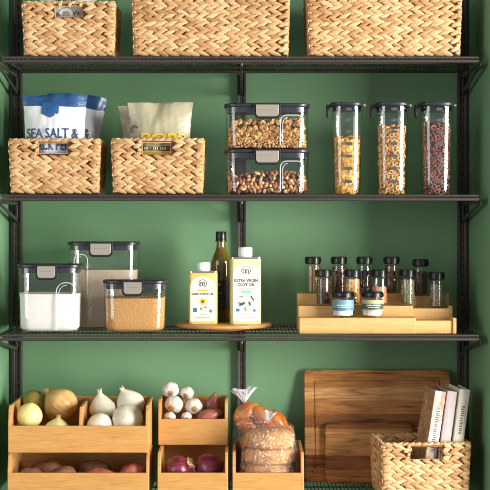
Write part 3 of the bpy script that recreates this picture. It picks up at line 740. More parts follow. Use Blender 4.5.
# sunflower oil
o, w_, d, h, sf = tin('yellow sunflower oil tin with white cap on the turntable', 189, 217.5, 262.3, 271, -.315, -2, SUNY)
lb = tin_label(o, w_, d, h, sf, LABELP); H = lambda py: ZC-(py-218)*S(-.315)-TZ
m = MB(); emblem(m, 0, H(283.5), .0125, sf); put_text(m, 'SUNFLOWER OIL', .0105, 0, H(295), sf, .90, .0001); m.build('dark_lettering', BRB, lb, smooth=0)
m = MB(); put_poly(m, rect(-.016,.016,H(291.4),H(289.6)), sf, .0012); 
m.build('yellow_bar', YEL, lb, smooth=0); m = MB()
put_poly(m, [((.0128 if k % 2 else .0085)*math.cos(PI*k/14), H(301.5)+(.0128 if k % 2 else .0085)*math.sin(PI*k/14)) for k in range(28)], sf, .001)
m.build('yellow_petals', YEL, lb, smooth=0)
m = MB(); put_poly(m, oval(0, H(301.5), .0045, .0045), sf, .0016); m.build('flower_disc', BRN, lb, smooth=0)
m = MB(); put_poly(m, [(-.009,H(310)),(-.002,H(310)),(-.0055,H(306))], sf, .001); put_poly(m, oval(.006,H(307.5),.0045,.002,8,.6), sf, .001); put_poly(m, oval(.011,H(307),.0045,.002,8,-.4), sf, .001); m.build('leaf_marks', GRN, lb, smooth=0)
m = MB(); put_poly(m, rect(-.031,-.019,H(312),H(308)), sf, .001); m.build('blue_badge', BLB, lb, smooth=0)
m = MB(); put_poly(m, oval(.026,H(311),.0055,.0055), sf, .001); m.build('round_badge', TEALP, lb, smooth=0)
m = MB()
for py, q in ((314.5,.010),(318,.022)): put_poly(m, rect(-q,q,H(py),H(py-.6)), sf, .001)
m.build('fine_print', GREYP, lb, smooth=0)
# extra virgin olive oil
o, w_, d, h, sf = tin('tall olive oil tin with white cap on the turntable', 230, 260.5, 247.3, 257, -.325, 4, OLVY, .8)
lb = tin_label(o, w_, d, h, sf, LABELP); H = lambda py: ZC-(py-218)*S(-.325)-TZ
m = MB(); emblem(m, 0, H(270.5), .0145, sf)
put_text(m, 'EXTRA VIRGIN', .0128, 0, H(281.8), sf, .92, .0002); put_text(m, 'OLIVE OIL', .0128, 0, H(285.9), sf, .98, .0002); m.build('dark_lettering', BRB, lb, smooth=0)
m = MB()
for k in range(8): put_poly(m, rect(-.026+k*.0066,-.0215+k*.0066,H(289.3),H(288.3)), sf, .001)
m.build('rose_line', PINKP, lb, smooth=0)
m = MB(); put_poly(m, rect(-.016,.016,H(293),H(290.3)), sf, .001); m.build('mint_line', MINT, lb, smooth=0)
m = MB()
for px, py, a, b_, r in ((-.016,296.5,.011,.002,.2),(.013,303,.0065,.003,1.9),(-.002,309,.007,.0035,1.8)): put_poly(m, oval(px,H(py),a,b_,10,r), sf, .001)
m.build('pale_leaves', GRN, lb, smooth=0)
m = MB()
for px, py, a, b_, r in ((-.013,304,.011,.0045,.45),(-.022,303,.006,.002,-.3),(.022,299,.008,.0022,-.9),(.018,297,.006,.002,-.9),(.011,304,.008,.0022,1.9)): put_poly(m, oval(px,H(py),a,b_,10,r), sf, .0013)
m.build('olive_marks', DGRN, lb, smooth=0)
m = MB(); put_poly(m, rect(-.033,-.021,H(311.5),H(308.5)), sf, .001); m.build('blue_badge', BLB, lb, smooth=0)
m = MB(); put_poly(m, oval(.027,H(310.5),.005,.005), sf, .001); m.build('round_badge', TEALP, lb, smooth=0)
m = MB()
for py, q in ((315,.020),(318,.030)): put_poly(m, rect(-q,q,H(py),H(py-.5)), sf, .001)
m.build('fine_print', GREYP, lb, smooth=0)
# dark bottle
Yb = -.165; s = S(Yb); bx = P(221, 218, Yb).x
BG = NT('dark_green_glass').bsdf(lin((108,92,32)), .08, .6, coat=.5)
o = thing('oil_bottle', 'tall dark glass oil bottle between the two tins', 'bottle', (bx, Yb, TZ))
H = lambda py: ZC-(py-218)*s-TZ
hb = H(231.5); R = .0345
MB().lathe([(R-.005,0),(R,.004),(R,H(268)),(R*.97,H(262)),(R*.80,H(256)),(R*.56,H(250.5)),(R*.46,H(247)),(R*.42,H(241)),(R*.42,H(239))], 36).build('glass_body', BG, o, smooth=60)
c = MB(); c.lathe([(R*.50,H(240.5)),(R*.52,H(240)),(R*.52,hb-.002),(R*.49,hb)], 28); c.lathe([(R*.55,H(241.5)),(R*.55,H(239.8))], 28); c.build('screw_cap', BLACKCAP, o)
lb = MB(); lb.lathe([(R+.0006,H(309)),(R+.0006,H(280))], 36, cap0=False, cap1=False); lo = lb.build('black_label', plain('black_label_paper', (30,32,34), .55), o)
cyl = lambda x, z: -math.sqrt(max(1e-6, (R+.0008)**2-x*x))
m = MB(); put_poly(m, oval(-.006, H(284), .0065, .0065), cyl, .0008)
m.build('label_emblem', plain('label_emblem_grey', (150,150,144), .5), lo, smooth=0)
for py, q in ((292,.012),(293.5,.010),(301,.014),(304,.012)): m = MB(); put_poly(m, rect(-.006-q,-.006+q,H(py),H(py-.7)), cyl, .001); m.build('label_print', plain('label_grey_print', (128,128,120), .5), lo, smooth=0)

# ------------------------------------------------------------------ tiered spice rack and jars
RX0, RX1 = 299.5, 455; RY = (-.39, -.31, -.23, -.15)
o = thing('spice_rack', 'three-step expandable bamboo spice rack on third shelf', 'spice rack', (P(377,218,-.39).x, 0, Z_LOW))
ox = o.location.x
xl = P(299.5,218,-.39).x-ox; xm = P(416,218,-.39).x-ox; xr = P(455,218,-.39).x-ox
tops = (.050, .084, .1205)
for k in range(3):
    y0, y1 = RY[k], RY[k+1]; zt = tops[k]; zl = (0 if k == 0 else tops[k-1]-.004)
    m = MB(); m.box(xl, xm, y0, y0+.010, zl, zt); m.build('riser', BAMBOO_PALE, o, smooth=0, bevel=.0012)
    m = MB(); m.box(xl, xm, y0+.0102, y1+(.009 if k < 2 else 0), zt-.008, zt); m.build('tread', BAMBOO_PALE, o, smooth=0, bevel=.0008)
    m = MB(); m.box(xm-.06, xr-.006, y0+.004, y0+.010+.004, (0 if k == 0 else tops[k-1]-.012), zt-.0085); m.build('sliding_riser', BAMBOO_PALE, o, smooth=0, bevel=.0012)
    m = MB(); m.box(xm+.0005, xr-.006, y0+.0142, y1+(.013 if k < 2 else 0), zt-.0165, zt-.0085); m.build('sliding_tread', BAMBOO_PALE, o, smooth=0, bevel=.0008)
for x0_, x1_, nm in ((xl-.0, xl+.008, 'end_panel'), (xr-.006, xr+.004, 'end_panel')):
    M = Matrix(((0,0,1,0),(1,0,0,0),(0,1,0,0),(0,0,0,1))); dz = -.009 if x0_ < 0 else .0
    y0 = -.379 if x0_ < 0 else -.392
    pts = [(y0,0),(y0,tops[0]+dz),(-.308,tops[0]+dz),(-.308,tops[1]+dz),(-.228,tops[1]+dz),(-.228,tops[2]+dz),(-.15,tops[2]+dz),(-.15,0)]
    m = MB(); m.prism(pts, x0_, x1_, M); m.build(nm, BAMBOO_PALE, o, smooth=0, bevel=.001)

def jar(label, px, Y, zb, h, r, group='spice jars in the bamboo rack', cap_h=.020):
    o = thing('spice_jar', label, 'spice jar', (P(px,218,Y).x, Y, zb), group=group)
    hb = h-cap_h; t = .0018
    prof = [(r-.003,0),(r,.003),(r,hb-.012),(r*.93,hb-.006),(r*.86,hb),(r*.86-t,hb),(r*.93-t,hb-.007),(r-t,hb-.013),(r-t,.005),(r-.006,.003)]
    MB().lathe(prof, 28).build('glass', GLASSJ, o, smooth=50)
    c = MB(); c.lathe([(r*.93,hb-.0045),(r*1.02,hb-.003),(r*1.04,hb+.001),(r*1.04,h-.003),(r*.98,h)], 28)
    for i in range(30): a = 2*PI*i/30; c.tube([(r*1.04*math.cos(a), r*1.04*math.sin(a), hb+.001), (r*1.04*math.cos(a), r*1.04*math.sin(a), h-.004)], .0009, 4)
    c.build('cap', BLACKCAP, o, smooth=40); return o
def jar_fill(name, label, o, r, z1, mat, sticks=False):
    mb = MB()
    if sticks:
        for i in range(26):
            a = random.random()*2*PI; q = (r-.0068)*math.sqrt(random.random()); x, y = q*math.cos(a), q*math.sin(a)
            mb.tube([(x,y,.0052),(x*.96+random.uniform(-.001,.001),y*.96,z1*random.uniform(.85,1.04))], .0026, 6)
    else:
        n = 24; rr = r-.0028; prof = [(rr-.004,.0052),(rr,.0075)]+[(rr,.0075+(z1-.0075)*q) for q in (.2,.4,.6,.8,1)]+[(rr*.7,z1+.002),(rr*.3,z1+.0005)]
        mb.lathe(prof, n)
    b = mb.build(name, mat, smooth=50); b.location = o.location; tag(b, label, 'spice', None, 'stuff')
def spice(name, c0, c1, c2, scale=240, stretch=(1,1,.6)): return m_cells(name, [(0,c0),(.5,c1),(1,c2)], scale, stretch)
R1 = .0255
for px, lab, nm, fl, mt, z1, lo in (
    (313, 'spice jar of pale sticks, left end of the back row', 'spice_sticks', 'pale spice sticks in the leftmost back jar', m_noise('pale_sticks',[(.3,(126,98,56)),(.7,(186,152,98))],60,.7,stretch=(1,1,.15)), .090, 0),
    (339, 'spice jar of coarse brown spice, second in the back row', 'coarse_spice', 'coarse brown spice in the second back jar', spice('coarse_brown',(58,32,24),(98,60,42),(134,90,64)), .085, 0),
    (364.5, 'spice jar of near-black cloves in the middle of the back row', 'dark_spice', 'near-black spice in the middle back jar', spice('black_spice',(28,18,20),(48,30,30),(70,44,42)), .074, 0),
    (391.5, 'spice jar of olive-brown leaves, fourth in the back row', 'leaf_spice', 'olive-brown leaves in the fourth back jar', spice('olive_leaf',(60,48,26),(98,76,40),(136,100,58)), .090, 0),
    (420.5, 'spice jar of dark green flakes, right end of the back row', 'flaked_spice', 'dark green and rust flakes in the rightmost back jar', spice('dark_flake',(44,42,24),(78,64,34),(120,72,44)), .078, 1)):
    j = jar(lab, px, -.187, Z_LOW+tops[2]-(.0085 if lo else 0)+.0004, .1205, R1); jar_fill(nm, fl, j, R1, z1, mt, sticks=(px == 313))
for px, lab, nm, fl, mt, z1, lo in (
    (323.5, 'spice jar of dark peppercorns, left end of the middle row', 'peppercorns', 'dark peppercorns in the leftmost middle-row jar', spice('peppercorn',(44,28,26),(84,56,48),(124,92,80)), .082, 0),
    (352.5, 'spice jar of yellow seeds behind the white salt jars', 'yellow_seeds', 'yellow seeds in the second middle-row jar', spice('yellow_seed',(172,110,48),(212,156,84),(238,196,124)), .085, 0),
    (379.5, 'spice jar half full of pinkish powder, centre of middle row', 'pink_powder', 'pinkish tan powder in the half-full jar', m_noise('pink_tan_powder',[(.3,(186,124,84)),(.7,(206,148,106))],90,.9,bstr=.1), .060, 0),
    (407.5, 'spice jar of grey-green herbs, fourth in the middle row', 'green_herbs', 'grey-green herbs in the fourth middle-row jar', spice('grey_herb',(80,78,50),(118,114,80),(156,150,114),300), .083, 0),
    (436.5, 'spice jar of grey-brown herbs, right end of the middle row', 'brown_herbs', 'grey-brown herbs in the rightmost middle-row jar', spice('grey_brown_herb',(80,72,56),(116,106,86),(152,142,118),300), .078, 1)):
    j = jar(lab, px, -.266, Z_LOW+tops[1]-(.0085 if lo else 0)+.0004, .117, R1); jar_fill(nm, fl, j, R1, z1, mt)
SALT = m_noise('white_salt', [(.3,(232,228,222)),(.7,(246,244,240))], 220, .8, .3, bstr=.5)
PSALT = m_noise('pink_white_salt', [(.3,(226,208,192)),(.7,(242,232,220))], 220, .8, .3, bstr=.5)
for px, lab, fl, lm, sm, bandc in ((343, 'small salt jar with teal label on the front step', 'white salt in the teal-labelled jar', plain('teal_label', (104,152,166), .5), SALT, (74,124,142)),
                     (372.5, 'small salt jar with green label on the front step', 'pale salt in the green-labelled jar', plain('sage_label', (172,180,132), .5), PSALT, (64,80,58))):
    r = .0345; Y = -.3475; zb = Z_LOW+tops[0]+.0004; h = .0825
    j = jar(lab, px, Y, zb, h, r, 'small salt jars', .014)
    jar_fill('salt', fl, j, r, .0545, sm)
    m = MB(); m.lathe([(r+.0005,.022),(r+.0005,.0565)], 32, cap0=False, cap1=False); lo = m.build('paper_label', lm, j)
    m = MB(); z0, z1 = (.024, .031) if bandc[0] == 74 else (.026, .045)
    m.lathe([(r+.0008,z0),(r+.0008,z1)], 32, cap0=False, cap1=False); m.build('label_band', plain('label_band', bandc, .5), lo)
    cy = lambda x, z: -math.sqrt(max(1e-6, (r+.001)**2-x*x)); m = MB()
    for zc, hh, q in ((.040, .004, .022), (.0335, .0026, .018)):
        x = -q
        while x < q:
            wd = random.uniform(.0018, .0042); put_poly(m, [(x,zc-hh/2),(x+wd,zc-hh/2*random.uniform(.5,1.2)),(x+wd*.9,zc+hh/2*random.uniform(.6,1.3)),(x+.0005,zc+hh/2)], cy, .0004); x += wd+.0012
    m.build('script_print', WHITE, lo, smooth=0)

# ------------------------------------------------------------------ bamboo bins
def bin_(label, x0, x1, zb, Yf=-.40, Yk=-.12, H=.149, fr=.085, floor=.045, divider=None, slant=.03):
    s = S(Yf); w_ = (x1-x0)*s; d = Yk-Yf; t = .0095
    o = thing('bamboo_bin', label, 'storage bin', (((x0+x1)/2-241)*s, Yf, zb), group='open-front bamboo bins')
    M = Matrix(((0,0,1,0),(1,0,0,0),(0,1,0,0),(0,0,0,1)))
    for a in (-w_/2, w_/2-t):
        m = MB(); m.prism([(0,0),(0,fr),(slant*.35,H-.012),(slant*.35+.012,H),(d,H),(d,0)], a, a+t, M); m.build('side_panel', BAMBOO, o, smooth=0, bevel=.0014)
    m = MB(); m.box(-w_/2+.0002, w_/2-.0002, -.0015, t, .0006, fr+.0012); m.build('front_panel', BAMBOO, o, smooth=0, bevel=.002)
    m = MB(); m.box(-w_/2+t, w_/2-t, d-t, d-.0005, .0006, H-.001); m.build('back_panel', BAMBOO, o, smooth=0, bevel=.001)
    m = MB(); m.box(-w_/2+t, w_/2-t, t, d-t, .001, floor); m.build('bottom_panel', BAMBOO, o, smooth=0)
    if divider is not None:
        x = (divider-241)*s-o.location.x
        m = MB(); m.prism([(t,floor),(t,fr),(.032,H-.006),(d-t,H-.006),(d-t,floor)], x-t/2, x+t/2, M); m.build('divider', BAMBOO, o, smooth=0, bevel=.0012)
    return o
ZB2 = Z_BASE+.1505
bin_('wide bamboo bin of potatoes at the bottom left', 7.5, 149, Z_BASE, floor=.020)
bin_('wide divided bamboo bin of yellow and white onions', 8, 148.5, ZB2, floor=.032, divider=80)
bin_('small bamboo bin holding red onions', 157.5, 228, Z_BASE, floor=.030)
bin_('small bamboo bin of garlic and shallots above the red onions', 158.2, 227.6, ZB2, Yf=-.245, Yk=-.10, floor=.05, slant=.01)
bin_('bamboo bin holding two bags of bread', 232.5, 304, Z_BASE, floor=.020)

# ------------------------------------------------------------------ onions, garlic, shallots, potatoes
YON = m_skin('yellow_onion_skin', [(.26,(192,118,58)),(.42,(218,160,92)),(.58,(232,196,132)),(.76,(240,218,166))])
PALEON = m_skin('pale_onion_skin', [(.3,(212,196,112)),(.55,(232,220,148)),(.75,(242,234,182))])
OLON = m_skin('olive_onion_skin', [(.3,(140,118,50)),(.55,(172,150,72)),(.75,(196,176,102))])
WON = m_skin('white_onion_skin', [(.3,(216,206,178)),(.52,(237,229,206)),(.75,(246,241,224))], rough=.45, bs=.08)
RON = m_skin('red_onion_skin', [(.28,(70,18,32)),(.5,(106,34,52)),(.68,(138,60,80)),(.85,(176,112,120))], rough=.28)
SHL = m_skin('shallot_skin', [(.28,(128,62,52)),(.5,(168,96,82)),(.72,(200,136,118))], rough=.3)
GAR = m_skin('garlic_skin', [(.25,(190,168,146)),(.45,(218,207,194)),(.75,(233,227,218))], k=4, rough=.5, bs=.1)
DRY = m_noise('dry_papery_neck', [(.3,(168,118,64)),(.7,(226,190,136))], 60, .7)
PALEDRY = m_noise('pale_dry_neck', [(.3,(196,184,150)),(.7,(234,226,200))], 60, .7)
ROOTM = plain('dry_root_hair', (196,164,116), .8)
def onion(name, label, cat, px, py, Y, r, mat, asp=.92, R=(0,0,0), neck=.35, group=None, neckm=None, roots=False, lobed=0):
    """bulb centred at the pixel; local z runs root to neck"""
    mb = MB(); prof = []
    N = 16
    for i in range(N+1):
        t = PI*i/N; rr = r*math.sin(t)**.92 if 0 < i < N else r*.04
        z = -r*asp*math.cos(t)
        if t > PI*.62: k = (t-PI*.62)/(PI*.38); z += r*neck*k*k; rr = max(rr*(1-.12*k), r*.10)
        prof.append((rr, z))
    sd = random.random()*9
    lob = (lambda a, z: 1+lobed*(abs(math.cos(a*2.5+sd))-.5)+.018*math.sin(3*a+sd+z*20)) if True else None
    mb.lathe(prof, 36, lobes=lob)
    c = P(px, py, Y); o = mb.build(name, mat, smooth=80); o.location = c; o.rotation_euler = Vector(R).to_track_quat('Z', 'Y').to_euler() if isinstance(R, Vector) else [math.radians(a) for a in R]
    tag(o, label, cat, group)
    top = r*asp+r*neck
    if neckm:
        n = MB()
        for k in range(5):
            a = k*2*PI/5+sd; e = r*.10
            n.tube([(e*.8*math.cos(a), e*.8*math.sin(a), top-r*.22), (e*.9*math.cos(a+.3), e*.9*math.sin(a+.3), top+r*.02), (e*1.5*math.cos(a+.5), e*1.5*math.sin(a+.5), top+r*random.uniform(.12,.24))], [r*.10, r*.085, r*.03], 6)
        n.build('neck', neckm, o, smooth=80)
    if roots:
        n = MB()
        for k in range(40):
            a = random.random()*2*PI; e = random.random()*r*.09; q = r*random.uniform(.2,.5)
            n.tube([(e*math.cos(a), e*math.sin(a), -r*asp+.001), ((e+q*.45)*math.cos(a), (e+q*.45)*math.sin(a), -r*asp-q*.35), ((e+q)*math.cos(a+.4), (e+q)*math.sin(a+.4), -r*asp-q*.45)], [.0008,.0007,.0004], 4)
        n.build('root_tuft', ROOTM, o, smooth=0)
    return o
g = 'yellow onions in the top left bin'
onion('yellow_onion', 'big golden yellow onion piled highest in the left compartment', 'onion', 61, 405.5, -.222, .058, YON, .86, (-12,-48,0), .30, g, DRY)
onion('yellow_onion', 'pale yellow onion at the front left corner of the bin', 'onion', 29.5, 415.8, -.335, .0415, PALEON, 1.0, (20,12,0), .12, g)
onion('yellow_onion', 'olive-skinned onion at the back left corner of the bin', 'onion', 34.5, 402.5, -.185, .043, OLON, .85, (0,60,20), .2, g, DRY)
onion('yellow_onion', 'pale yellow onion low at the front, only its tip showing', 'onion', 57.5, 430, -.342, .0435, PALEON, .72, (0,4,0), .22, g, DRY)
g = 'white onions in the top left bin'
onion('white_onion', 'white onion with upright neck at the back left of white onions', 'onion', 102.3, 409, -.215, .0445, WON, .8, (8,-8,0), .55, g, PALEDRY)
onion('white_onion', 'low white onion at the front left of the white onions', 'onion', 100, 426, -.338, .0425, WON, .80, (60,15,0), .1, g)
onion('white_onion', 'big round white onion at the front right of the bin', 'onion', 127.5, 419.5, -.325, .0500, WON, .84, (70,5,0), .1, g)
onion('white_onion', 'white onion with short neck at the back right of the bin', 'onion', 130.5, 404.5, -.196, .0480, WON, .88, (6,-28,0), .36, g, PALEDRY)
g = 'red onions in the small bin'
onion('red_onion', 'left red onion in the small bin', 'onion', 178.5, 469.5, -.335, .0455, RON, .90, Vector((-.8,.35,-.45)), .2, g, None, True)
onion('red_onion', 'right red onion in the small bin', 'onion', 208.6, 468.5, -.31, .0495, RON, .88, Vector((.75,.40,.30)), .25, g, None, True)
g = 'shallots in the small upper bin'
onion('shallot', 'upright shallot at the back right of the garlic bin', 'shallot', 212, 405.5, -.140, .027, SHL, 1.05, (10,14,0), .7, g, None, False, .05)
onion('shallot', 'shallot lying on its side at the front of the garlic bin', 'shallot', 208, 416.5, -.205, .0250, SHL, 1.45, (10,72,5), .5, g, None, False, .05)
onion('shallot', 'shallot wedged into the front right corner of the garlic bin', 'shallot', 219, 414.5, -.172, .0155, SHL, 1.1, (8,-24,0), .6, g, None, False, .05)
GROOT = m_noise('garlic_root_plate', [(.3,(142,110,76)),(.7,(190,160,124))], 220, .9)
def garlic(label, px, py, Y, r, R):
    mb = MB(); prof = []
    for i in range(15):
        t = PI*i/14; rr = r*math.sin(t)**.85 if 0 < i < 14 else r*.05; z = -r*.80*math.cos(t)
        if t > PI*.66: k = (t-PI*.66)/(PI*.34); z += r*.65*k*k; rr = max(rr*(1-.2*k), r*.13)
        prof.append((rr, z))
    sd = random.random()*6
    mb.lathe(prof, 40, lobes=lambda a, z: 1+.07*(abs(math.sin(a*3+sd))-.6))
    o = mb.build('garlic_bulb', GAR, smooth=80); o.location = P(px, py, Y); o.rotation_euler = [math.radians(a) for a in R]
    tag(o, label, 'garlic', 'garlic bulbs in the small upper bin')
    n = MB(); n.lathe([(r*.36,-r*.72),(r*.36,-r*.79),(r*.27,-r*.85),(r*.10,-r*.87)], 16, lobes=lambda a, z: 1+.15*math.sin(a*5))
    for k in range(16):
        a = random.random()*2*PI; e = r*random.uniform(.05,.25); n.tube([(e*math.cos(a),e*math.sin(a),-r*.82),(e*1.3*math.cos(a),e*1.3*math.sin(a),-r*1.0)], .0007, 4)
    n.build('root_plate', GROOT, o, smooth=50)
garlic('garlic bulb at the very top of the pile', 170.5, 389.8, -.143, .0285, (-66,-12,0))
garlic('small garlic bulb at the top right of the pile', 187.2, 393, -.138, .0230, (-62,34,0))
garlic('large garlic bulb in the middle left of the pile', 174, 404.5, -.172, .0315, (-58,30,0))
garlic('garlic bulb beside the shallots, right of the pile', 194, 406.5, -.178, .0285, (-74,-22,0))
garlic('garlic bulb at the front left corner of the bin', 170, 417.5, -.2105, .0195, (-70,40,0))
garlic('small garlic bulb at the front between garlic and shallot', 186.5, 417, -.211, .0175, (-66,-20,0))
POT = m_noise('potato_skin', [(.3,(96,62,44)),(.5,(128,88,62)),(.72,(156,112,82))], 26, .75, bstr=.3)
SWP = m_noise('sweet_potato_skin', [(.3,(140,66,50)),(.5,(176,94,74)),(.75,(204,128,104))], 24, .65, bstr=.35)
def potato(name, label, px, py, Y, rad, mat, R, cat, group):
    mb = MB(); mb.blob((0,0,0), rad, None, .16, 3); o = mb.build(name, mat, smooth=80); o.location = P(px,py,Y); o.rotation_euler = [math.radians(a) for a in R]
    tag(o, label, cat, group)
g = 'potatoes in the bottom left bin'
potato('potato', 'brown potato at the front left of the bottom bin', 31, 477, -.355, (.042,.032,.030), POT, (0,4,10), 'potato', g)
potato('potato', 'brown potato second from the left in the bottom bin', 63.5, 476, -.35, (.045,.034,.032), POT, (0,-5,-6), 'potato', g)
potato('sweet_potato', 'reddish sweet potato at the middle front of the bottom bin', 100.5, 477.5, -.35, (.055,.033,.032), SWP, (0,5,4), 'sweet potato', 'sweet potatoes in the bottom left bin')
potato('sweet_potato', 'reddish sweet potato at the right end of the bottom bin', 132.3, 473.5, -.345, (.046,.034,.034), SWP, (0,-22,8), 'sweet potato', 'sweet potatoes in the bottom left bin')
potato('potato', 'dark potato at the back left of the bottom bin', 46, 472, -.255, (.058,.038,.038), POT, (0,-4,0), 'potato', g)
potato('potato', 'dark potato at the back right of the bottom bin', 96, 472.5, -.255, (.058,.040,.040), POT, (0,5,0), 'potato', g)

# ------------------------------------------------------------------ bread
zb = Z_BASE+.0205
CRUST = NT('challah_crust')
_n = CRUST.noise(CRUST.coords(), 14, 4, .6); _n2 = CRUST.noise(CRUST.coords(), 160, 2)
CRUST = CRUST.bsdf(CRUST.ramp(_n, [(.3,(132,66,20)),(.5,(176,98,36)),(.68,(206,134,60)),(.82,(226,176,102))]), .3, .5, bump=_n2, bstr=.12, coat=.3)
cl = P(257, 218, -.197)
mb = MB()
strands = ((246,413,.050,.030,30),(277,421,.044,.030,-48),(285,433,.030,.030,-60),(262,416,.046,.031,-30),(249,425,.056,.034,-36),(268,425,.052,.034,34),(277,433,.042,.034,-50),(252,441,.046,.036,34),(270,441,.056,.038,-30),(281,446,.034,.040,50),(254,459,.046,.038,-28),(275,457,.056,.038,26),(255,476,.048,.040,14),(277,476,.052,.040,-14))
Yl = -.197
for i, (px, py, a, b, r_) in enumerate(strands):
    c = P(px, py, Yl+(-.008 if i % 2 else .004)); mb.blob((c.x-cl.x, c.y-Yl, c.z-zb), (a, .042, b), rot(0, -r_, 0), .08, 3)
lo = min(v[2] for v in mb.v); mb.v = [(x, y, z-lo*(1 if z < .06 else 0)) if False else (x, y, max(z, .001)) for x, y, z in mb.v]
o = mb.build('challah_loaf', CRUST, smooth=80); o.location = (cl.x, Yl, zb); tag(o, 'glossy braided brown loaf standing in the bread bin', 'bread')

def bag_wrap(label, name_loc, secs, seed, tail, tie_c, tag_c=None, n=40):
    o = thing('bread_bag', label, 'bread bag', name_loc, group='clear bread bags'); rings = []; n = 120; fine = []
    for (a0, b0) in zip(secs, secs[1:]):
        k = max(2, int((b0[2]-a0[2])/.005))
        for q in range(k): fine.append([x+(y-x)*q/k for x, y in zip(a0, b0)])
    fine.append(list(secs[-1]))
    for cx, cy, z, a, b in fine:
        ring = []
        for i in range(n):
            t = 2*PI*i/n; ca, sa = math.cos(t), math.sin(t); e = .72
            rd = 1-2*abs(noise.noise(Vector((ca*4.2+seed, sa*4.2+z*14, z*16+seed))))
            rd2 = 1-2*abs(noise.noise(Vector((ca*9+seed, sa*9, z*40+seed))))
            k = 1+.07*max(0, rd)**3+.03*max(0, rd2)**2+.02*math.sin(t*11+z*20+seed)
            ring.append((cx+a*k*math.copysign(abs(ca)**e, ca), cy+b*k*math.copysign(abs(sa)**e, sa), z))
        rings.append(ring)
    m = MB(); m.loft(rings, True, False); m.build('bag_film', FILM, o, smooth=80)
    # gathered tail above the tie
    cx, cy, z = secs[-1][0], secs[-1][1], secs[-1][2]
    m = MB(); dx, dz, sp, hh = tail
    for i in range(11):
        a = -1+2*i/10+random.uniform(-.08,.08); l = hh*random.uniform(.8,1.1)
        ex = cx+dx*hh+a*sp; w2 = sp*.17
        p0 = Vector((cx, cy, z-.001)); p1 = Vector((cx+(ex-cx)*.5-w2*.5, cy+random.uniform(-.008,.008), z+l*.55)); p2 = Vector((cx+(ex-cx)*.5+w2*.5, cy+random.uniform(-.008,.008), z+l*.55))
        p3 = Vector((ex-w2, cy+random.uniform(-.014,.014), z+l)); p4 = Vector((ex+w2, cy+random.uniform(-.014,.014), z+l*random.uniform(.9,1.05)))
        q = Vector((0,.0006,0))
        m.add([p0-Vector((.002,0,0)), p0+Vector((.002,0,0)), p2, p1, p4, p3], [(0,1,2,3),(3,2,4,5)])
    m.build('gathered_tail', TAILM, o, smooth=80)
    m = MB(); 
    for k in range(2): m.tube([(cx+.0075*math.cos(t)*1.0, cy+.0075*math.sin(t), z-.002+k*.003+.002*math.cos(t)) for t in [2*PI*i/14 for i in range(15)]], .0016, 6)
    m.tube([(cx+.005,cy-.006,z),(cx+.009,cy-.009,z+.012)], .0016, 6); m.tube([(cx-.003,cy-.007,z),(cx+.002,cy-.010,z-.010)], .0016, 6)
    m.build('twist_tie', tie_c, o, smooth=60)
    return o
def m_tail():
    t = NT('crumpled_film'); tr = t.n('BsdfTransparent'); df = t.n('BsdfPrincipled'); df.inputs['Base Color'].default_value = lin((226,226,228)); df.inputs['Roughness'].default_value = .2
    a = t.n('MixShader'); a.inputs[0].default_value = .55; t.l(tr.outputs[0], a.inputs[1]); t.l(df.outputs[0], a.inputs[2]); t.l(a.outputs[0], t.out.inputs[0]); return t.m
TAILM = m_tail(); RED = plain('red_twist_tie', (196,36,40), .4)
X = lambda px, Y: (px-241)*S(Y)-cl.x
Zp = lambda py, Y: ZC-(py-218)*S(Y)-zb
bag_wrap('clear twist-tied bag around the braided loaf', (cl.x, Yl, zb),
    [(.034,0,.0012,.084,.048),(.034,0,.05,.086,.052),(.030,0,.12,.088,.053),(X(264,Yl),0,Zp(438,Yl),.100,.055),(X(263,Yl),0,Zp(425,Yl),.095,.055),(X(256,Yl),0,Zp(414,Yl),.070,.048),(X(250,Yl),0,Zp(407.5,Yl),.042,.034),(X(244.5,Yl),0,Zp(403.5,Yl),.008,.008)], 1.3, (-.10,1,.040,.052), RED)
# rolls in the front bag
Yr = -.322; cr = P(269.5, 218, Yr)
def m_roll():
    t = NT('seeded_roll'); v = t.coords(); vo = t.n('TexVoronoi', _Scale=150); t.l(v, vo.inputs['Vector']); n1 = t.noise(v, 18, 4)
    c = t.ramp(n1, [(.3,(158,98,46)),(.55,(194,134,74)),(.8,(212,162,100))]); sp = t.ramp(vo.outputs['Distance'], [(.25,(255,255,255)),(.5,(0,0,0))])
    return t.bsdf(t.mix(sp, c, lin((226,198,148))), .6, .3, bump=vo.outputs['Distance'], bstr=-.5 if False else .4, bdist=.003)
ROLL = m_roll()
rz_ = zb; lab = ('seeded round roll at the bottom of the front bread bag', 'seeded round roll in the middle of the front bread bag', 'seeded round roll on top in the front bread bag')
tops_ = [zb, ZC-(465.5-218)*S(Yr-.05), ZC-(450-218)*S(Yr-.05), ZC-(427.5-218)*S(Yr)]
for k in range(3):
    z0, z1 = tops_[k]+.0006, tops_[k+1]-.0006; hgt = z1-z0; ra = (.081,.083,.080)[k]
    prof = [(ra*.80,0),(ra*.95,hgt*.10),(ra,hgt*.32),(ra*.985,hgt*.55),(ra*.90,hgt*.80),(ra*.6,hgt*.965),(ra*.2,hgt)] if k == 2 else [(ra*.86,0),(ra*.975,hgt*.14),(ra,hgt*.45),(ra*.98,hgt*.76),(ra*.86,hgt*.97),(ra*.4,hgt)]
    M = Matrix.Diagonal((1,.70,1,1)); m = MB(); m.lathe(prof, 44, M, lobes=lambda a, z: 1+.012*math.sin(3*a+k*2)+.01*math.sin(7*a+k))
    b = m.build('bread_roll', ROLL, smooth=80); b.location = (cr.x, Yr, z0); tag(b, lab[k], 'bread roll', 'seeded rolls in the front bread bag')
X = lambda px, Y: (px-241)*S(Y)-cr.x
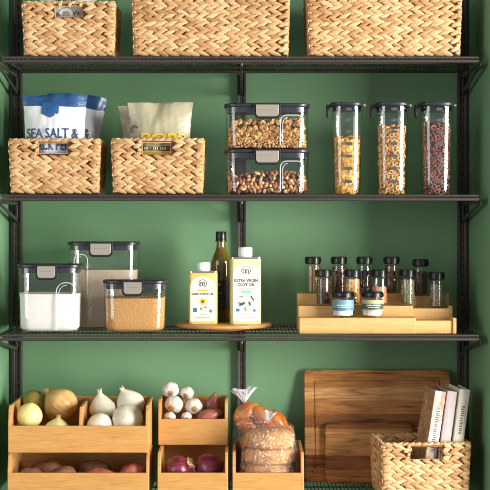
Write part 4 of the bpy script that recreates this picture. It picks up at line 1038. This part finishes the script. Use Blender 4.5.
bag_wrap('clear bag of seeded rolls tied with red twist at front of bread bin', (cr.x, Yr, zb),
    [(0,0,.0012,.084,.060),(0,0,.03,.089,.0615),(0,0,.08,.0900,.0615),(0,0,.115,.088,.0610),(0,0,Zp(432,Yr),.076,.058),(X(268.5,Yr),0,Zp(426.2,Yr),.046,.040),(X(267.5,Yr),0,Zp(424,Yr),.007,.007)], 4.1, (0,1,.026,.044), RED)
bo = [o for o in COL.objects if o.name.startswith('bread_bag')][-1]

# ------------------------------------------------------------------ cutting boards
def board(label, x0, x1, ytop, Yb, Yt, groove, r, th, rz=0):
    sb_ = S(Yb); zt = ZC-(ytop-218)*S(Yt); H = math.hypot(zt-Z_BASE, Yt-Yb); w_ = (x1-x0)*S((Yb+Yt)/2)
    ang = math.atan2(Yt-Yb, zt-Z_BASE)
    o = thing('cutting_board', label, 'cutting board', (((x0+x1)/2-241)*S((Yb+Yt)/2), Yb, Z_BASE+.0005+th*math.sin(ang)), group='wooden cutting boards', R=(-ang, 0, 0))
    def outline(w2, h2, r2, n=7): return [(x, y+H/2) for x, y, z in rrect(w2, h2, r2, 0, n)]
    Mx = lambda pts, y: [(x, y, z) for x, z in pts]
    m = MB()
    if groove:
        g0, gw, gd = .028, .011, .004
        outs = [(0,0,.003),(.003,.0,.0)]
        R_ = [Mx(outline(w_-.006, H-.006, r), th), Mx(outline(w_, H, r), th-.003), Mx(outline(w_, H, r), .003), Mx(outline(w_-.006, H-.006, r), 0)]
        for ins, dep in ((g0,0),(g0+.0025,gd),(g0+gw-.0025,gd),(g0+gw,0)): R_.append(Mx(outline(w_-2*ins, H-2*ins, .006), dep))
        m.loft(R_)
    else:
        m.loft([Mx(outline(w_-.008, H-.008, r), th), Mx(outline(w_, H, r), th-.004), Mx(outline(w_, H, r), .004), Mx(outline(w_-.008, H-.008, r), 0)])
    m.build('board', BOARD if groove else BOARD2, o, smooth=40)
    return o
BOARD2 = m_board('small_teak_board')
board('large dark wooden cutting board with juice groove leaning on the wall', 304.3, 452, 371.2, -.120, -.026, True, .020, .022)
board('smaller plain wooden cutting board leaning on the large one', 325, 414, 423.2, -.146, -.092, False, .024, .018)

# ------------------------------------------------------------------ books
def m_bark():
    t = NT('printed_bark_cover'); n1 = t.noise(t.coords((14, 14, 9)), 2.6, 5, .65, 2.0); n2 = t.noise(t.coords((5,5,30)), 4, 3)
    c = t.ramp(n1, [(.32,(92,64,46)),(.44,(164,122,86)),(.56,(212,170,128)),(.75,(234,206,172))])
    return t.bsdf(t.mix(.25, c, t.ramp(n2, [(.3,(86,58,40)),(.7,(196,160,122))])), .5, .4)
PAGES = m_noise('paper_edges', [(.3,(206,198,180)),(.7,(230,224,208))], 60, .9, stretch=(8,1,1))
def book(label, px_top, py_top, px_low, py_low, Yf, th, depth, cover, spine_c, title, tc_):
    px_top -= 2; px_low -= 2
    """spine faces the room; the two pixel points give the lean of its left spine edge"""
    a = P(px_top, py_top, Yf); b = P(px_low, py_low, Yf); lean = math.atan2(a.x-b.x, a.z-b.z)
    zf = Z_BASE+.0135; H = (a.z-zf)/math.cos(lean); bx = a.x-math.sin(lean)*H*1.0
    o = thing('book', label, 'book', (bx, Yf, zf+max(0, 0)), group='books in the wicker basket', R=(0, lean, math.radians(4.5)))
    q = .003
    # resting on the lower right spine corner: tilt about that edge
    o.location.z = zf+th*math.sin(lean)
    H -= th*math.sin(lean)
    m = MB(); m.box(0, q, 0, depth, 0, H); m.box(th-q, th, 0, depth, 0, H); m.build('cover', cover, o, smooth=0, bevel=.0008)
    m = MB(); pts = [(0,.0008),(q*.6,-.002),(th*.3,-.0038),(th*.7,-.0038),(th-q*.6,-.002),(th,.0008),(th,.003),(0,.003)]
    m.prism(pts, 0, H); sp = m.build('spine', spine_c, o, smooth=0)
    m = MB(); m.box(q, th-q, .004, depth-.004, .004, H-.005); m.build('pages', PAGES, o, smooth=0)
    m = MB()
    z = H*.84
    for k in range(title):
        l = random.uniform(.004, .009); a_ = th*random.uniform(.34, .4); m.box(a_, th*random.uniform(.6, .68), -.0043, -.0038, z-l*.55, z); z -= l
    m.build('title_lettering', tc_, sp, smooth=0)
    return o
WSP = m_noise('pale_printed_spine', [(.42,(188,150,120)),(.5,(222,204,192)),(.8,(234,226,220))], 22, .5, stretch=(1,1,.6))
MAUVE = plain('mauve_cloth', (204,190,184), .6); CREAM = plain('cream_cloth', (238,231,212), .6)
BROWNINK = plain('grey_brown_ink', (110,98,92), .6); LILAC = plain('lilac_ink', (216,206,208), .6)
book('thick book with bark-pattern cover, left of the three', 437.5, 390.5, 429.5, 443, -.359, .0375, .160, m_bark(), WSP, 24, plain('indigo_ink', (116,104,132), .5))
book('mauve-grey book in the middle of the three', 449.6, 390.8, 442.5, 443, -.359, .0335, .155, MAUVE, MAUVE, 15, LILAC)
book('cream book at the right of the three', 462, 389, 455, 443, -.359, .0355, .155, CREAM, CREAM, 13, BROWNINK)
